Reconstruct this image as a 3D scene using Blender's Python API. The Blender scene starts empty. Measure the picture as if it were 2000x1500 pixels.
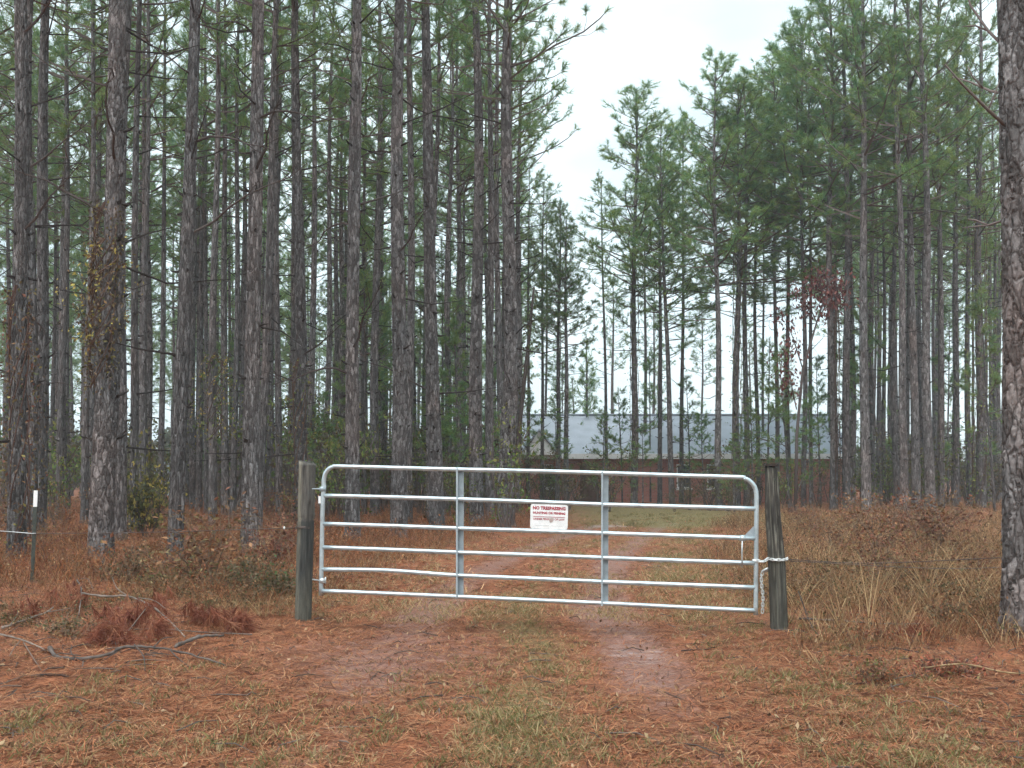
import bpy, math, random
import numpy as np
from mathutils import Vector, Matrix, Euler

SC = bpy.context.scene
COL = SC.collection
rnd = random.Random(11)
rng = np.random.default_rng(11)

# ------------------------------------------------------------------ camera
F = 2000.0            # focal length in photo pixels (photo is 2000 wide)
HC = 1.45             # eye height
HORIZ = 930.0         # photo row of the horizon
PITCH = math.atan((HORIZ - 750.0) / F)
cam_d = bpy.data.cameras.new('camera')
cam_d.sensor_width = 36.0
cam_d.lens = 36.0 * F / 2000.0
cam_d.clip_start = 0.05
cam_d.clip_end = 5000.0
cam = bpy.data.objects.new('camera', cam_d)
cam.location = (0, 0, HC)
cam.rotation_euler = (math.pi / 2 + PITCH, 0, 0)
COL.objects.link(cam)
SC.camera = cam

# ------------------------------------------------------------------ world: overcast sky
SUN_AZ, SUN_EL = math.radians(200), math.radians(58)      # behind the camera, a little left
world = bpy.data.worlds.new('World')
SC.world = world
world.use_nodes = True
nt = world.node_tree
nt.nodes.clear()
w_out = nt.nodes.new('ShaderNodeOutputWorld')
w_bg = nt.nodes.new('ShaderNodeBackground')
w_bg.inputs['Strength'].default_value = 0.072
w_sky = nt.nodes.new('ShaderNodeTexSky')
w_sky.sky_type = 'NISHITA'
w_sky.sun_disc = False
w_sky.sun_elevation = SUN_EL
w_sky.sun_rotation = SUN_AZ
w_tc = nt.nodes.new('ShaderNodeTexCoord')
w_map = nt.nodes.new('ShaderNodeMapping')
w_map.inputs['Scale'].default_value = (1.6, 1.6, 4.0)
w_noise = nt.nodes.new('ShaderNodeTexNoise')
w_noise.inputs['Scale'].default_value = 2.2
w_noise.inputs['Detail'].default_value = 4.0
w_ramp = nt.nodes.new('ShaderNodeValToRGB')
w_ramp.color_ramp.elements[0].position = 0.38
w_ramp.color_ramp.elements[0].color = (5.3, 6.5, 6.95, 1)
w_ramp.color_ramp.elements[1].position = 0.66
w_ramp.color_ramp.elements[1].color = (7.6, 9.0, 9.3, 1)
w_mix = nt.nodes.new('ShaderNodeMixRGB')
w_mix.inputs['Fac'].default_value = 0.93
nt.links.new(w_tc.outputs['Generated'], w_map.inputs['Vector'])
nt.links.new(w_map.outputs['Vector'], w_noise.inputs['Vector'])
nt.links.new(w_noise.outputs['Fac'], w_ramp.inputs['Fac'])
nt.links.new(w_sky.outputs['Color'], w_mix.inputs['Color1'])
nt.links.new(w_ramp.outputs['Color'], w_mix.inputs['Color2'])
nt.links.new(w_mix.outputs['Color'], w_bg.inputs['Color'])
nt.links.new(w_bg.outputs['Background'], w_out.inputs['Surface'])

sun_d = bpy.data.lights.new('sun', 'SUN')
sun_d.energy = 1.5
sun_d.angle = math.radians(50)
sun_d.color = (1.0, 0.98, 0.96)
sun = bpy.data.objects.new('sun', sun_d)
sdir = Vector((math.sin(SUN_AZ) * math.cos(SUN_EL), math.cos(SUN_AZ) * math.cos(SUN_EL), math.sin(SUN_EL)))
sun.rotation_euler = (-sdir).to_track_quat('-Z', 'Y').to_euler()
sun.location = sdir * 60
COL.objects.link(sun)

SC.view_settings.view_transform = 'Standard'
SC.view_settings.look = 'None'
SC.view_settings.exposure = 1.32
SC.view_settings.gamma = 1.0
SC.view_settings.use_curve_mapping = False
SC.render.engine = 'CYCLES'
SC.cycles.max_bounces = 4
SC.cycles.diffuse_bounces = 2
SC.cycles.glossy_bounces = 2
SC.cycles.transmission_bounces = 3
SC.cycles.volume_bounces = 0
SC.cycles.use_denoising = True
SC.cycles.use_adaptive_sampling = True
SC.cycles.adaptive_threshold = 0.035
SC.cycles.adaptive_min_samples = 20
SC.cycles.use_light_tree = False

# ------------------------------------------------------------------ helpers
def at(px, py, Y):
    """point at depth Y (metres along the ground) seen at photo pixel (px, py)"""
    dx, dy = (px - 1000.0) / F, (750.0 - py) / F
    cp, sp = math.cos(PITCH), math.sin(PITCH)
    dY, dZ = cp - dy * sp, sp + dy * cp
    t = Y / dY
    return Vector((dx * t, Y, HC + dZ * t))

def ground_depth(py):
    dy = (750.0 - py) / F
    cp, sp = math.cos(PITCH), math.sin(PITCH)
    return -HC * (cp - dy * sp) / (sp + dy * cp)

def _hash(ix, iy, s):
    h = np.sin(ix * 127.1 + iy * 311.7 + s * 74.7) * 43758.5453
    return h - np.floor(h)

def vnoise(x, y, s=0.0):
    x = np.asarray(x, float); y = np.asarray(y, float)
    ix, iy = np.floor(x), np.floor(y)
    fx, fy = x - ix, y - iy
    fx = fx * fx * (3 - 2 * fx); fy = fy * fy * (3 - 2 * fy)
    a = _hash(ix, iy, s); b = _hash(ix + 1, iy, s); c = _hash(ix, iy + 1, s); d = _hash(ix + 1, iy + 1, s)
    return a + (b - a) * fx + (c - a) * fy + (a - b - c + d) * fx * fy

def fbm(x, y, s=0.0, o=3):
    v, a, t = 0.0, 1.0, 0.0
    for k in range(o):
        v = v + a * vnoise(x * 2 ** k, y * 2 ** k, s + k * 5.3); t += a; a *= 0.5
    return v / t

def sstep(a, b, x):
    t = np.clip((np.asarray(x, float) - a) / (b - a), 0, 1)
    return t * t * (3 - 2 * t)

class MB:
    """collects shapes as numpy blocks; build() links them as ONE mesh object"""
    def __init__(s):
        s.v = []; s.f3 = []; s.f4 = []; s.c = []; s.n = 0
    def add(s, verts, tris=None, quads=None, col=None):
        verts = np.asarray(verts, float).reshape(-1, 3)
        s.v.append(verts)
        if tris is not None and len(tris): s.f3.append(np.asarray(tris, int).reshape(-1, 3) + s.n)
        if quads is not None and len(quads): s.f4.append(np.asarray(quads, int).reshape(-1, 4) + s.n)
        if col is None: col = (0.5, 0.5, 0.5)
        col = np.asarray(col, float)
        if col.ndim == 1: col = np.tile(col[:3], (len(verts), 1))
        s.c.append(col[:, :3])
        s.n += len(verts)
        return s
    def box(s, lo, hi, col=None):
        x0, y0, z0 = lo; x1, y1, z1 = hi
        v = [(x0,y0,z0),(x1,y0,z0),(x1,y1,z0),(x0,y1,z0),(x0,y0,z1),(x1,y0,z1),(x1,y1,z1),(x0,y1,z1)]
        q = [(0,3,2,1),(4,5,6,7),(0,1,5,4),(1,2,6,5),(2,3,7,6),(3,0,4,7)]
        return s.add(v, quads=q, col=col)
    def tube(s, pts, rad, n=6, col=None, cap=True):
        pts = np.asarray(pts, float); m = len(pts)
        rad = np.full(m, rad) if np.isscalar(rad) else np.asarray(rad, float)
        tan = np.gradient(pts, axis=0); tan /= np.linalg.norm(tan, axis=1)[:, None] + 1e-12
        up = np.array((0, 0, 1.0)) if abs(tan[0, 2]) < 0.9 else np.array((1.0, 0, 0))
        a = np.cross(tan[0], up); a /= np.linalg.norm(a)
        rings = []
        ang = np.arange(n) * 2 * math.pi / n
        for i in range(m):
            a = a - tan[i] * np.dot(a, tan[i]); a /= np.linalg.norm(a) + 1e-12
            b = np.cross(tan[i], a)
            rings.append(pts[i] + rad[i] * (np.cos(ang)[:, None] * a + np.sin(ang)[:, None] * b))
        v = np.concatenate(rings)
        i = np.arange(m - 1)[:, None] * n; j = np.arange(n)[None, :]; k = (j + 1) % n
        q = np.stack([i + j, i + k, i + n + k, i + n + j], -1).reshape(-1, 4)
        tr = []
        if cap and n > 2:
            for kk in range(1, n - 1):
                tr.append((0, kk + 1, kk)); tr.append(((m - 1) * n, (m - 1) * n + kk, (m - 1) * n + kk + 1))
        if col is not None and np.ndim(col) == 2: col = np.repeat(np.asarray(col), n, axis=0)
        return s.add(v, tris=tr, quads=q, col=col)
    def mesh(s, name, mat, smooth=False, off=(0, 0, 0)):
        me = bpy.data.meshes.new(name)
        v = np.concatenate(s.v) - np.asarray(off, float)
        f3 = np.concatenate(s.f3) if s.f3 else np.zeros((0, 3), int)
        f4 = np.concatenate(s.f4) if s.f4 else np.zeros((0, 4), int)
        me.vertices.add(len(v)); me.vertices.foreach_set('co', v.astype(np.float32).ravel())
        idx = np.concatenate([f3.ravel(), f4.ravel()]).astype(np.int32)
        me.loops.add(len(idx)); me.loops.foreach_set('vertex_index', idx)
        nf = len(f3) + len(f4)
        me.polygons.add(nf)
        start = np.concatenate([np.arange(len(f3)) * 3, len(f3) * 3 + np.arange(len(f4)) * 4]).astype(np.int32)
        me.polygons.foreach_set('loop_start', start)
        me.polygons.foreach_set('use_smooth', np.full(nf, bool(smooth)))
        me.update(calc_edges=True)
        ca = me.color_attributes.new('tint', 'FLOAT_COLOR', 'POINT')
        c = np.concatenate(s.c); c4 = np.ones((len(c), 4), np.float32); c4[:, :3] = c
        ca.data.foreach_set('color', c4.ravel())
        if mat: me.materials.append(mat)
        return me
    def build(s, name, mat, parent=None, smooth=False):
        off = tuple(root_loc(parent)) if parent is not None else (0, 0, 0)
        o = bpy.data.objects.new(name, s.mesh(name, mat, smooth, off))
        COL.objects.link(o)
        if parent is not None: o.parent = parent
        return o

def root_loc(o):
    v = Vector((0, 0, 0))
    while o is not None:
        v += o.location; o = o.parent
    return v

def tag(o, label, cat=None, group=None, kind=None):
    o['label'] = label
    if cat: o['category'] = cat
    if group: o['group'] = group
    if kind: o['kind'] = kind
    return o

def empty(name, loc=(0, 0, 0)):
    o = bpy.data.objects.new(name, None)
    o.empty_display_size = 0.2
    o.location = loc
    COL.objects.link(o)
    return o

def child(name, me, parent, scale=None, rot=None, loc=None):
    o = bpy.data.objects.new(name, me)
    COL.objects.link(o)
    o.parent = parent
    if scale: o.scale = scale
    if rot: o.rotation_euler = rot
    if loc: o.location = loc
    return o

# ------------------------------------------------------------------ materials
def new_mat(name):
    m = bpy.data.materials.new(name)
    m.use_nodes = True
    t = m.node_tree
    b = t.nodes['Principled BSDF']
    return m, t, b

def N(t, typ, **kw):
    n = t.nodes.new(typ)
    for k, v in kw.items(): setattr(n, k, v)
    return n

def ramp(t, stops, interp='LINEAR'):
    r = N(t, 'ShaderNodeValToRGB')
    r.color_ramp.interpolation = interp
    e = r.color_ramp.elements
    while len(e) < len(stops): e.new(0.5)
    for el, (p, c) in zip(e, stops):
        el.position = p; el.color = (c[0], c[1], c[2], 1)
    return r

def simple_mat(name, col, rough=0.6, metal=0.0, nscale=8.0, namt=0.25, bump=0.0, bscale=40.0):
    m, t, b = new_mat(name)
    tc = N(t, 'ShaderNodeTexCoord')
    no = N(t, 'ShaderNodeTexNoise'); no.inputs['Scale'].default_value = nscale; no.inputs['Detail'].default_value = 6
    t.links.new(tc.outputs['Object'], no.inputs['Vector'])
    lo = tuple(c * (1 - namt) for c in col); hi = tuple(min(1, c * (1 + namt)) for c in col)
    r = ramp(t, [(0.3, lo), (0.7, hi)])
    t.links.new(no.outputs['Fac'], r.inputs['Fac'])
    t.links.new(r.outputs['Color'], b.inputs['Base Color'])
    b.inputs['Roughness'].default_value = rough
    b.inputs['Metallic'].default_value = metal
    if bump:
        n2 = N(t, 'ShaderNodeTexNoise'); n2.inputs['Scale'].default_value = bscale; n2.inputs['Detail'].default_value = 5
        t.links.new(tc.outputs['Object'], n2.inputs['Vector'])
        bp = N(t, 'ShaderNodeBump'); bp.inputs['Strength'].default_value = bump; bp.inputs['Distance'].default_value = 0.01
        t.links.new(n2.outputs['Fac'], bp.inputs['Height'])
        t.links.new(bp.outputs['Normal'], b.inputs['Normal'])
    return m

def tint_mat(name, rough=0.7, transl=0.0, spec=0.3, vary=True):
    """base colour from the mesh's own tint, shifted a little per object"""
    m, t, b = new_mat(name)
    a = N(t, 'ShaderNodeAttribute', attribute_name='tint')
    src = a.outputs['Color']
    if vary:
        oi = N(t, 'ShaderNodeObjectInfo')
        hs = N(t, 'ShaderNodeHueSaturation')
        mr = N(t, 'ShaderNodeMapRange'); mr.inputs['To Min'].default_value = 0.8; mr.inputs['To Max'].default_value = 1.2
        mh = N(t, 'ShaderNodeMapRange'); mh.inputs['To Min'].default_value = 0.485; mh.inputs['To Max'].default_value = 0.512
        wn = N(t, 'ShaderNodeMath', operation='FRACT')
        mu = N(t, 'ShaderNodeMath', operation='MULTIPLY'); mu.inputs[1].default_value = 17.31
        t.links.new(oi.outputs['Random'], mr.inputs['Value'])
        t.links.new(oi.outputs['Random'], mu.inputs[0]); t.links.new(mu.outputs[0], wn.inputs[0]); t.links.new(wn.outputs[0], mh.inputs['Value'])
        t.links.new(mr.outputs['Result'], hs.inputs['Value']); t.links.new(mh.outputs['Result'], hs.inputs['Hue'])
        t.links.new(src, hs.inputs['Color'])
        src = hs.outputs['Color']
    t.links.new(src, b.inputs['Base Color'])
    b.inputs['Roughness'].default_value = rough
    b.inputs['Specular IOR Level'].default_value = spec
    if transl > 0:
        tr = N(t, 'ShaderNodeBsdfTranslucent')
        t.links.new(src, tr.inputs['Color'])
        mx = N(t, 'ShaderNodeMixShader'); mx.inputs['Fac'].default_value = transl
        t.links.new(b.outputs[0], mx.inputs[1]); t.links.new(tr.outputs[0], mx.inputs[2])
        t.links.new(mx.outputs[0], t.nodes['Material Output'].inputs['Surface'])
    return m

def bark_mat():
    m, t, b = new_mat('pine_bark')
    tc = N(t, 'ShaderNodeTexCoord')
    oi = N(t, 'ShaderNodeObjectInfo')
    mu = N(t, 'ShaderNodeMath', operation='MULTIPLY'); mu.inputs[1].default_value = 50
    t.links.new(oi.outputs['Random'], mu.inputs[0])
    ad = N(t, 'ShaderNodeVectorMath', operation='ADD')
    t.links.new(tc.outputs['Object'], ad.inputs[0]); t.links.new(mu.outputs[0], ad.inputs[1])
    mp = N(t, 'ShaderNodeMapping'); mp.inputs['Scale'].default_value = (19, 19, 5.2)
    t.links.new(ad.outputs[0], mp.inputs['Vector'])
    dn = N(t, 'ShaderNodeTexNoise'); dn.inputs['Scale'].default_value = 1.0; dn.inputs['Detail'].default_value = 3
    t.links.new(mp.outputs[0], dn.inputs['Vector'])
    ad2 = N(t, 'ShaderNodeMixRGB'); ad2.inputs['Fac'].default_value = 0.85; ad2.blend_type = 'ADD'
    t.links.new(mp.outputs[0], ad2.inputs['Color1']); t.links.new(dn.outputs['Color'], ad2.inputs['Color2'])
    vo = N(t, 'ShaderNodeTexVoronoi', feature='F1'); vo.inputs['Scale'].default_value = 1.0
    ve = N(t, 'ShaderNodeTexVoronoi', feature='DISTANCE_TO_EDGE'); ve.inputs['Scale'].default_value = 1.0
    t.links.new(ad2.outputs[0], vo.inputs['Vector']); t.links.new(ad2.outputs[0], ve.inputs['Vector'])
    sep = N(t, 'ShaderNodeSeparateColor')
    t.links.new(vo.outputs['Color'], sep.inputs[0])
    # plates: weathered grey to brown, per plate
    r1 = ramp(t, [(0.0, (0.066, 0.060, 0.058)), (0.45, (0.138, 0.129, 0.127)), (0.8, (0.198, 0.188, 0.187)), (1.0, (0.28, 0.269, 0.267))])
    t.links.new(sep.outputs[0], r1.inputs['Fac'])
    fn = N(t, 'ShaderNodeTexNoise'); fn.inputs['Scale'].default_value = 3.0; fn.inputs['Detail'].default_value = 8; fn.inputs['Roughness'].default_value = 0.7
    t.links.new(mp.outputs[0], fn.inputs['Vector'])
    r2 = ramp(t, [(0.32, (0.40, 0.37, 0.36)), (0.68, (1.5, 1.47, 1.46))])
    t.links.new(fn.outputs['Fac'], r2.inputs['Fac'])
    mul = N(t, 'ShaderNodeMixRGB'); mul.blend_type = 'MULTIPLY'; mul.inputs['Fac'].default_value = 0.85
    t.links.new(r1.outputs[0], mul.inputs['Color1']); t.links.new(r2.outputs[0], mul.inputs['Color2'])
    # furrows show the dark red-brown inner bark
    fr = ramp(t, [(0.0, (.75, .75, .75)), (0.12, (0, 0, 0))])
    t.links.new(ve.outputs['Distance'], fr.inputs['Fac'])
    mx = N(t, 'ShaderNodeMixRGB'); mx.inputs['Color2'].default_value = (0.05, 0.038, 0.035, 1)
    t.links.new(fr.outputs[0], mx.inputs['Fac']); t.links.new(mul.outputs[0], mx.inputs['Color1'])
    # broad stains: reddish / greenish-grey zones
    sn = N(t, 'ShaderNodeTexNoise'); sn.inputs['Scale'].default_value = 0.55; sn.inputs['Detail'].default_value = 3
    t.links.new(ad.outputs[0], sn.inputs['Vector'])
    r3 = ramp(t, [(0.35, (0.86, 0.9, 0.92)), (0.52, (1, 1, 1)), (0.72, (1.10, 0.96, 0.91))])
    t.links.new(sn.outputs['Fac'], r3.inputs['Fac'])
    m3 = N(t, 'ShaderNodeMixRGB'); m3.blend_type = 'MULTIPLY'; m3.inputs['Fac'].default_value = 1
    t.links.new(mx.outputs[0], m3.inputs['Color1']); t.links.new(r3.outputs[0], m3.inputs['Color2'])
    hs = N(t, 'ShaderNodeHueSaturation')
    mr = N(t, 'ShaderNodeMapRange'); mr.inputs['To Min'].default_value = 0.78; mr.inputs['To Max'].default_value = 1.12
    t.links.new(oi.outputs['Random'], mr.inputs['Value']); t.links.new(mr.outputs[0], hs.inputs['Value'])
    t.links.new(m3.outputs[0], hs.inputs['Color'])
    t.links.new(hs.outputs[0], b.inputs['Base Color'])
    b.inputs['Roughness'].default_value = 0.8
    b.inputs['Specular IOR Level'].default_value = 0.3
    hr = ramp(t, [(0.0, (0, 0, 0)), (0.2, (1, 1, 1))])
    t.links.new(ve.outputs['Distance'], hr.inputs['Fac'])
    ha = N(t, 'ShaderNodeMath', operation='MULTIPLY_ADD'); ha.inputs[1].default_value = 0.5
    t.links.new(fn.outputs['Fac'], ha.inputs[0]); t.links.new(hr.outputs[0], ha.inputs[2])
    bp = N(t, 'ShaderNodeBump'); bp.inputs['Strength'].default_value = 0.9; bp.inputs['Distance'].default_value = 0.018
    t.links.new(ha.outputs[0], bp.inputs['Height']); t.links.new(bp.outputs[0], b.inputs['Normal'])
    return m

def ground_mat():
    m, t, b = new_mat('forest_floor')
    geo = N(t, 'ShaderNodeNewGeometry')
    at_ = N(t, 'ShaderNodeAttribute', attribute_name='tint')      # R rut, G grass, B bare sand
    sep = N(t, 'ShaderNodeSeparateColor'); t.links.new(at_.outputs['Color'], sep.inputs[0])
    def noise(scale, detail=5, rough=0.6, stretch=None):
        n = N(t, 'ShaderNodeTexNoise'); n.inputs['Scale'].default_value = scale; n.inputs['Detail'].default_value = detail; n.inputs['Roughness'].default_value = rough
        if stretch:
            mp = N(t, 'ShaderNodeMapping'); mp.inputs['Scale'].default_value = stretch
            t.links.new(geo.outputs['Position'], mp.inputs['Vector']); t.links.new(mp.outputs[0], n.inputs['Vector'])
        else: t.links.new(geo.outputs['Position'], n.inputs['Vector'])
        return n
    nb = noise(0.9); nm = noise(6.0, 6); nf = noise(38.0, 4, 0.7)
    straw = ramp(t, [(0.30, (0.085, 0.031, 0.016)), (0.45, (0.25, 0.09, 0.043)), (0.6, (0.37, 0.15, 0.072)), (0.75, (0.50, 0.25, 0.13))])
    t.links.new(nf.outputs['Fac'], straw.inputs['Fac'])
    patch = ramp(t, [(0.35, (0.55, 0.55, 0.57)), (0.65, (1.25, 1.2, 1.18))])
    t.links.new(nm.outputs['Fac'], patch.inputs['Fac'])
    m1 = N(t, 'ShaderNodeMixRGB'); m1.blend_type = 'MULTIPLY'; m1.inputs['Fac'].default_value = 0.9
    t.links.new(straw.outputs[0], m1.inputs['Color1']); t.links.new(patch.outputs[0], m1.inputs['Color2'])
    # rut: wet pinkish sand with straw fragments
    rutc = ramp(t, [(0.3, (0.13, 0.06, 0.045)), (0.55, (0.29, 0.145, 0.108)), (0.75, (0.43, 0.27, 0.21))])
    t.links.new(nf.outputs['Fac'], rutc.inputs['Fac'])
    def masked(sock, nz, lo, hi):
        a = N(t, 'ShaderNodeMath', operation='ADD'); t.links.new(sock, a.inputs[0]); t.links.new(nz.outputs['Fac'], a.inputs[1])
        r = N(t, 'ShaderNodeMapRange', interpolation_type='SMOOTHSTEP'); r.inputs['From Min'].default_value = lo; r.inputs['From Max'].default_value = hi
        t.links.new(a.outputs[0], r.inputs['Value']); return r.outputs[0]
    k_rut = masked(sep.outputs[0], nm, 0.8, 1.3)
    m2 = N(t, 'ShaderNodeMixRGB'); t.links.new(k_rut, m2.inputs['Fac']); t.links.new(m1.outputs[0], m2.inputs['Color1']); t.links.new(rutc.outputs[0], m2.inputs['Color2'])
    grc = ramp(t, [(0.3, (0.075, 0.062, 0.026)), (0.5, (0.185, 0.145, 0.06)), (0.7, (0.30, 0.23, 0.11))])
    t.links.new(nf.outputs['Fac'], grc.inputs['Fac'])
    k_gr = masked(sep.outputs[1], nm, 0.85, 1.35)
    m3 = N(t, 'ShaderNodeMixRGB'); t.links.new(k_gr, m3.inputs['Fac']); t.links.new(m2.outputs[0], m3.inputs['Color1']); t.links.new(grc.outputs[0], m3.inputs['Color2'])
    sand = noise(3.6, 8, 0.66, (0.8, 2.6, 1.0))
    k_sa = masked(sep.outputs[2], sand, 1.0, 1.34)
    m4 = N(t, 'ShaderNodeMixRGB'); m4.inputs['Color2'].default_value = (0.42, 0.33, 0.31, 1)
    t.links.new(k_sa, m4.inputs['Fac']); t.links.new(m3.outputs[0], m4.inputs['Color1'])
    t.links.new(m4.outputs[0], b.inputs['Base Color'])
    ro = N(t, 'ShaderNodeMapRange'); ro.inputs['To Min'].default_value = 0.85; ro.inputs['To Max'].default_value = 0.5
    t.links.new(k_rut, ro.inputs['Value']); t.links.new(ro.outputs[0], b.inputs['Roughness'])
    b.inputs['Specular IOR Level'].default_value = 0.3
    bp = N(t, 'ShaderNodeBump'); bp.inputs['Strength'].default_value = 0.8; bp.inputs['Distance'].default_value = 0.03
    t.links.new(nf.outputs['Fac'], bp.inputs['Height']); t.links.new(bp.outputs[0], b.inputs['Normal'])
    return m

def brick_mat():
    m, t, b = new_mat('red_brick')
    tc = N(t, 'ShaderNodeTexCoord')
    mp = N(t, 'ShaderNodeMapping'); mp.inputs['Rotation'].default_value = (math.pi / 2, 0, 0)
    t.links.new(tc.outputs['Object'], mp.inputs['Vector'])
    br = N(t, 'ShaderNodeTexBrick')
    br.inputs['Color1'].default_value = (0.36, 0.12, 0.09, 1); br.inputs['Color2'].default_value = (0.45, 0.17, 0.125, 1)
    br.inputs['Mortar'].default_value = (0.33, 0.27, 0.24, 1)
    br.inputs['Scale'].default_value = 1.0; br.inputs['Brick Width'].default_value = 0.21; br.inputs['Row Height'].default_value = 0.075
    br.inputs['Mortar Size'].default_value = 0.008
    t.links.new(mp.outputs[0], br.inputs['Vector'])
    t.links.new(br.outputs['Color'], b.inputs['Base Color']); b.inputs['Roughness'].default_value = 0.85
    return m

BARK = bark_mat()
GROUND = ground_mat()
BRICK = brick_mat()
NEEDLE = tint_mat('pine_needles', 0.55, 0.5, 0.35)
LIMB = tint_mat('limb_wood', 0.85, 0, 0.2)
LEAF = tint_mat('leaf', 0.6, 0.25, 0.3)
DRY = tint_mat('dry_growth', 0.75, 0.2, 0.2, vary=False)
GRASS = tint_mat('grass_blades', 0.65, 0.3, 0.25, vary=False)
POSTM = tint_mat('weathered_post_wood', 0.85, 0, 0.2, vary=False)
_t = POSTM.node_tree; _b = _t.nodes['Principled BSDF']
_tc = N(_t, 'ShaderNodeTexCoord'); _mp = N(_t, 'ShaderNodeMapping'); _mp.inputs['Scale'].default_value = (60, 60, 5); _t.links.new(_tc.outputs['Object'], _mp.inputs['Vector'])
_n = N(_t, 'ShaderNodeTexNoise'); _n.inputs['Scale'].default_value = 1; _n.inputs['Detail'].default_value = 7; _n.inputs['Roughness'].default_value = .65; _t.links.new(_mp.outputs[0], _n.inputs['Vector'])
_r = ramp(_t, [(.3, (.45, .43, .42)), (.5, (.95, .95, .95)), (.72, (1.6, 1.55, 1.5))]); _t.links.new(_n.outputs['Fac'], _r.inputs['Fac'])
_m = N(_t, 'ShaderNodeMixRGB'); _m.blend_type = 'MULTIPLY'; _m.inputs['Fac'].default_value = .9
_t.links.new(_b.inputs['Base Color'].links[0].from_socket, _m.inputs['Color1']); _t.links.new(_r.outputs[0], _m.inputs['Color2']); _t.links.new(_m.outputs[0], _b.inputs['Base Color'])
_bp = N(_t, 'ShaderNodeBump'); _bp.inputs['Strength'].default_value = .7; _bp.inputs['Distance'].default_value = .008; _t.links.new(_n.outputs['Fac'], _bp.inputs['Height']); _t.links.new(_bp.outputs[0], _b.inputs['Normal'])
GALV = simple_mat('galvanised_steel', (0.50, 0.575, 0.605), 0.36, 0.65, 9, 0.22)
_t = GALV.node_tree; _b = _t.nodes['Principled BSDF']                      # rust freckles and mud splash
_tc = N(_t, 'ShaderNodeTexCoord'); _n = N(_t, 'ShaderNodeTexNoise'); _n.inputs['Scale'].default_value = 22; _n.inputs['Detail'].default_value = 8; _n.inputs['Roughness'].default_value = .7
_t.links.new(_tc.outputs['Object'], _n.inputs['Vector'])
_r = ramp(_t, [(.60, (0, 0, 0)), (.74, (.8, .8, .8))]); _t.links.new(_n.outputs['Fac'], _r.inputs['Fac'])
_m = N(_t, 'ShaderNodeMixRGB'); _m.inputs['Color2'].default_value = (.25, .17, .12, 1); _t.links.new(_r.outputs[0], _m.inputs['Fac'])
_t.links.new(_b.inputs['Base Color'].links[0].from_socket, _m.inputs['Color1']); _t.links.new(_m.outputs[0], _b.inputs['Base Color'])
GALVD = simple_mat('zinc_channel', (0.34, 0.39, 0.42), 0.5, 0.3, 14, 0.18)
CHAINM = simple_mat('zinc_chain', (0.72, 0.73, 0.72), 0.35, 0.5, 30, 0.15)
WHITE = simple_mat('white_paint', (0.78, 0.78, 0.77), 0.55, 0, 5, 0.06)
SIGNW = simple_mat('faded_sign_white', (0.74, 0.74, 0.73), 0.45, 0, 14, 0.12)
SIGNR = simple_mat('faded_sign_red', (0.33, 0.012, 0.035), 0.5, 0, 25, 0.25)
SIGNG = simple_mat('faded_sign_grey', (0.52, 0.53, 0.53), 0.5, 0, 25, 0.1)
STAIN = simple_mat('sign_rust_stain', (0.42, 0.33, 0.30), 0.6, 0, 40, 0.3)
WIRE = simple_mat('rusty_wire', (0.10, 0.075, 0.065), 0.6, 0.4, 30, 0.4)
WIREG = simple_mat('bright_wire', (0.5, 0.52, 0.52), 0.4, 0.6, 30, 0.2)
STAKE = simple_mat('dark_stake_paint', (0.045, 0.05, 0.04), 0.6, 0.1, 20, 0.4)
ROOF = simple_mat('grey_shingles', (0.36, 0.40, 0.46), 0.8, 0, 1.2, 0.10, 0.4, 6)
GLASS = simple_mat('dark_window_glass', (0.05, 0.06, 0.07), 0.08, 0, 1, 0.2)
DOORM = simple_mat('brown_door', (0.11, 0.06, 0.04), 0.5, 0, 4, 0.2)
DROP, _t, _b = new_mat('rain_drop')
_b.inputs['Base Color'].default_value = (0.9, 0.95, 1, 1); _b.inputs['Roughness'].default_value = 0.05; _b.inputs['IOR'].default_value = 1.33; _b.inputs['Transmission Weight'].default_value = 0.6
WATER, _t, _b = new_mat('puddle_water')
_b.inputs['Base Color'].default_value = (0.55, 0.5, 0.47, 1); _b.inputs['Roughness'].default_value = 0.35; _b.inputs['IOR'].default_value = 1.33

# ------------------------------------------------------------------ ground
def drive_x(y):
    y = np.asarray(y, float)
    d = np.clip(y - 10, 0, None)
    return np.where(y < 10, -0.02 * (10 - np.clip(y, 0, 10)), 0.06 * d + 0.0056 * d * d)

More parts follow.
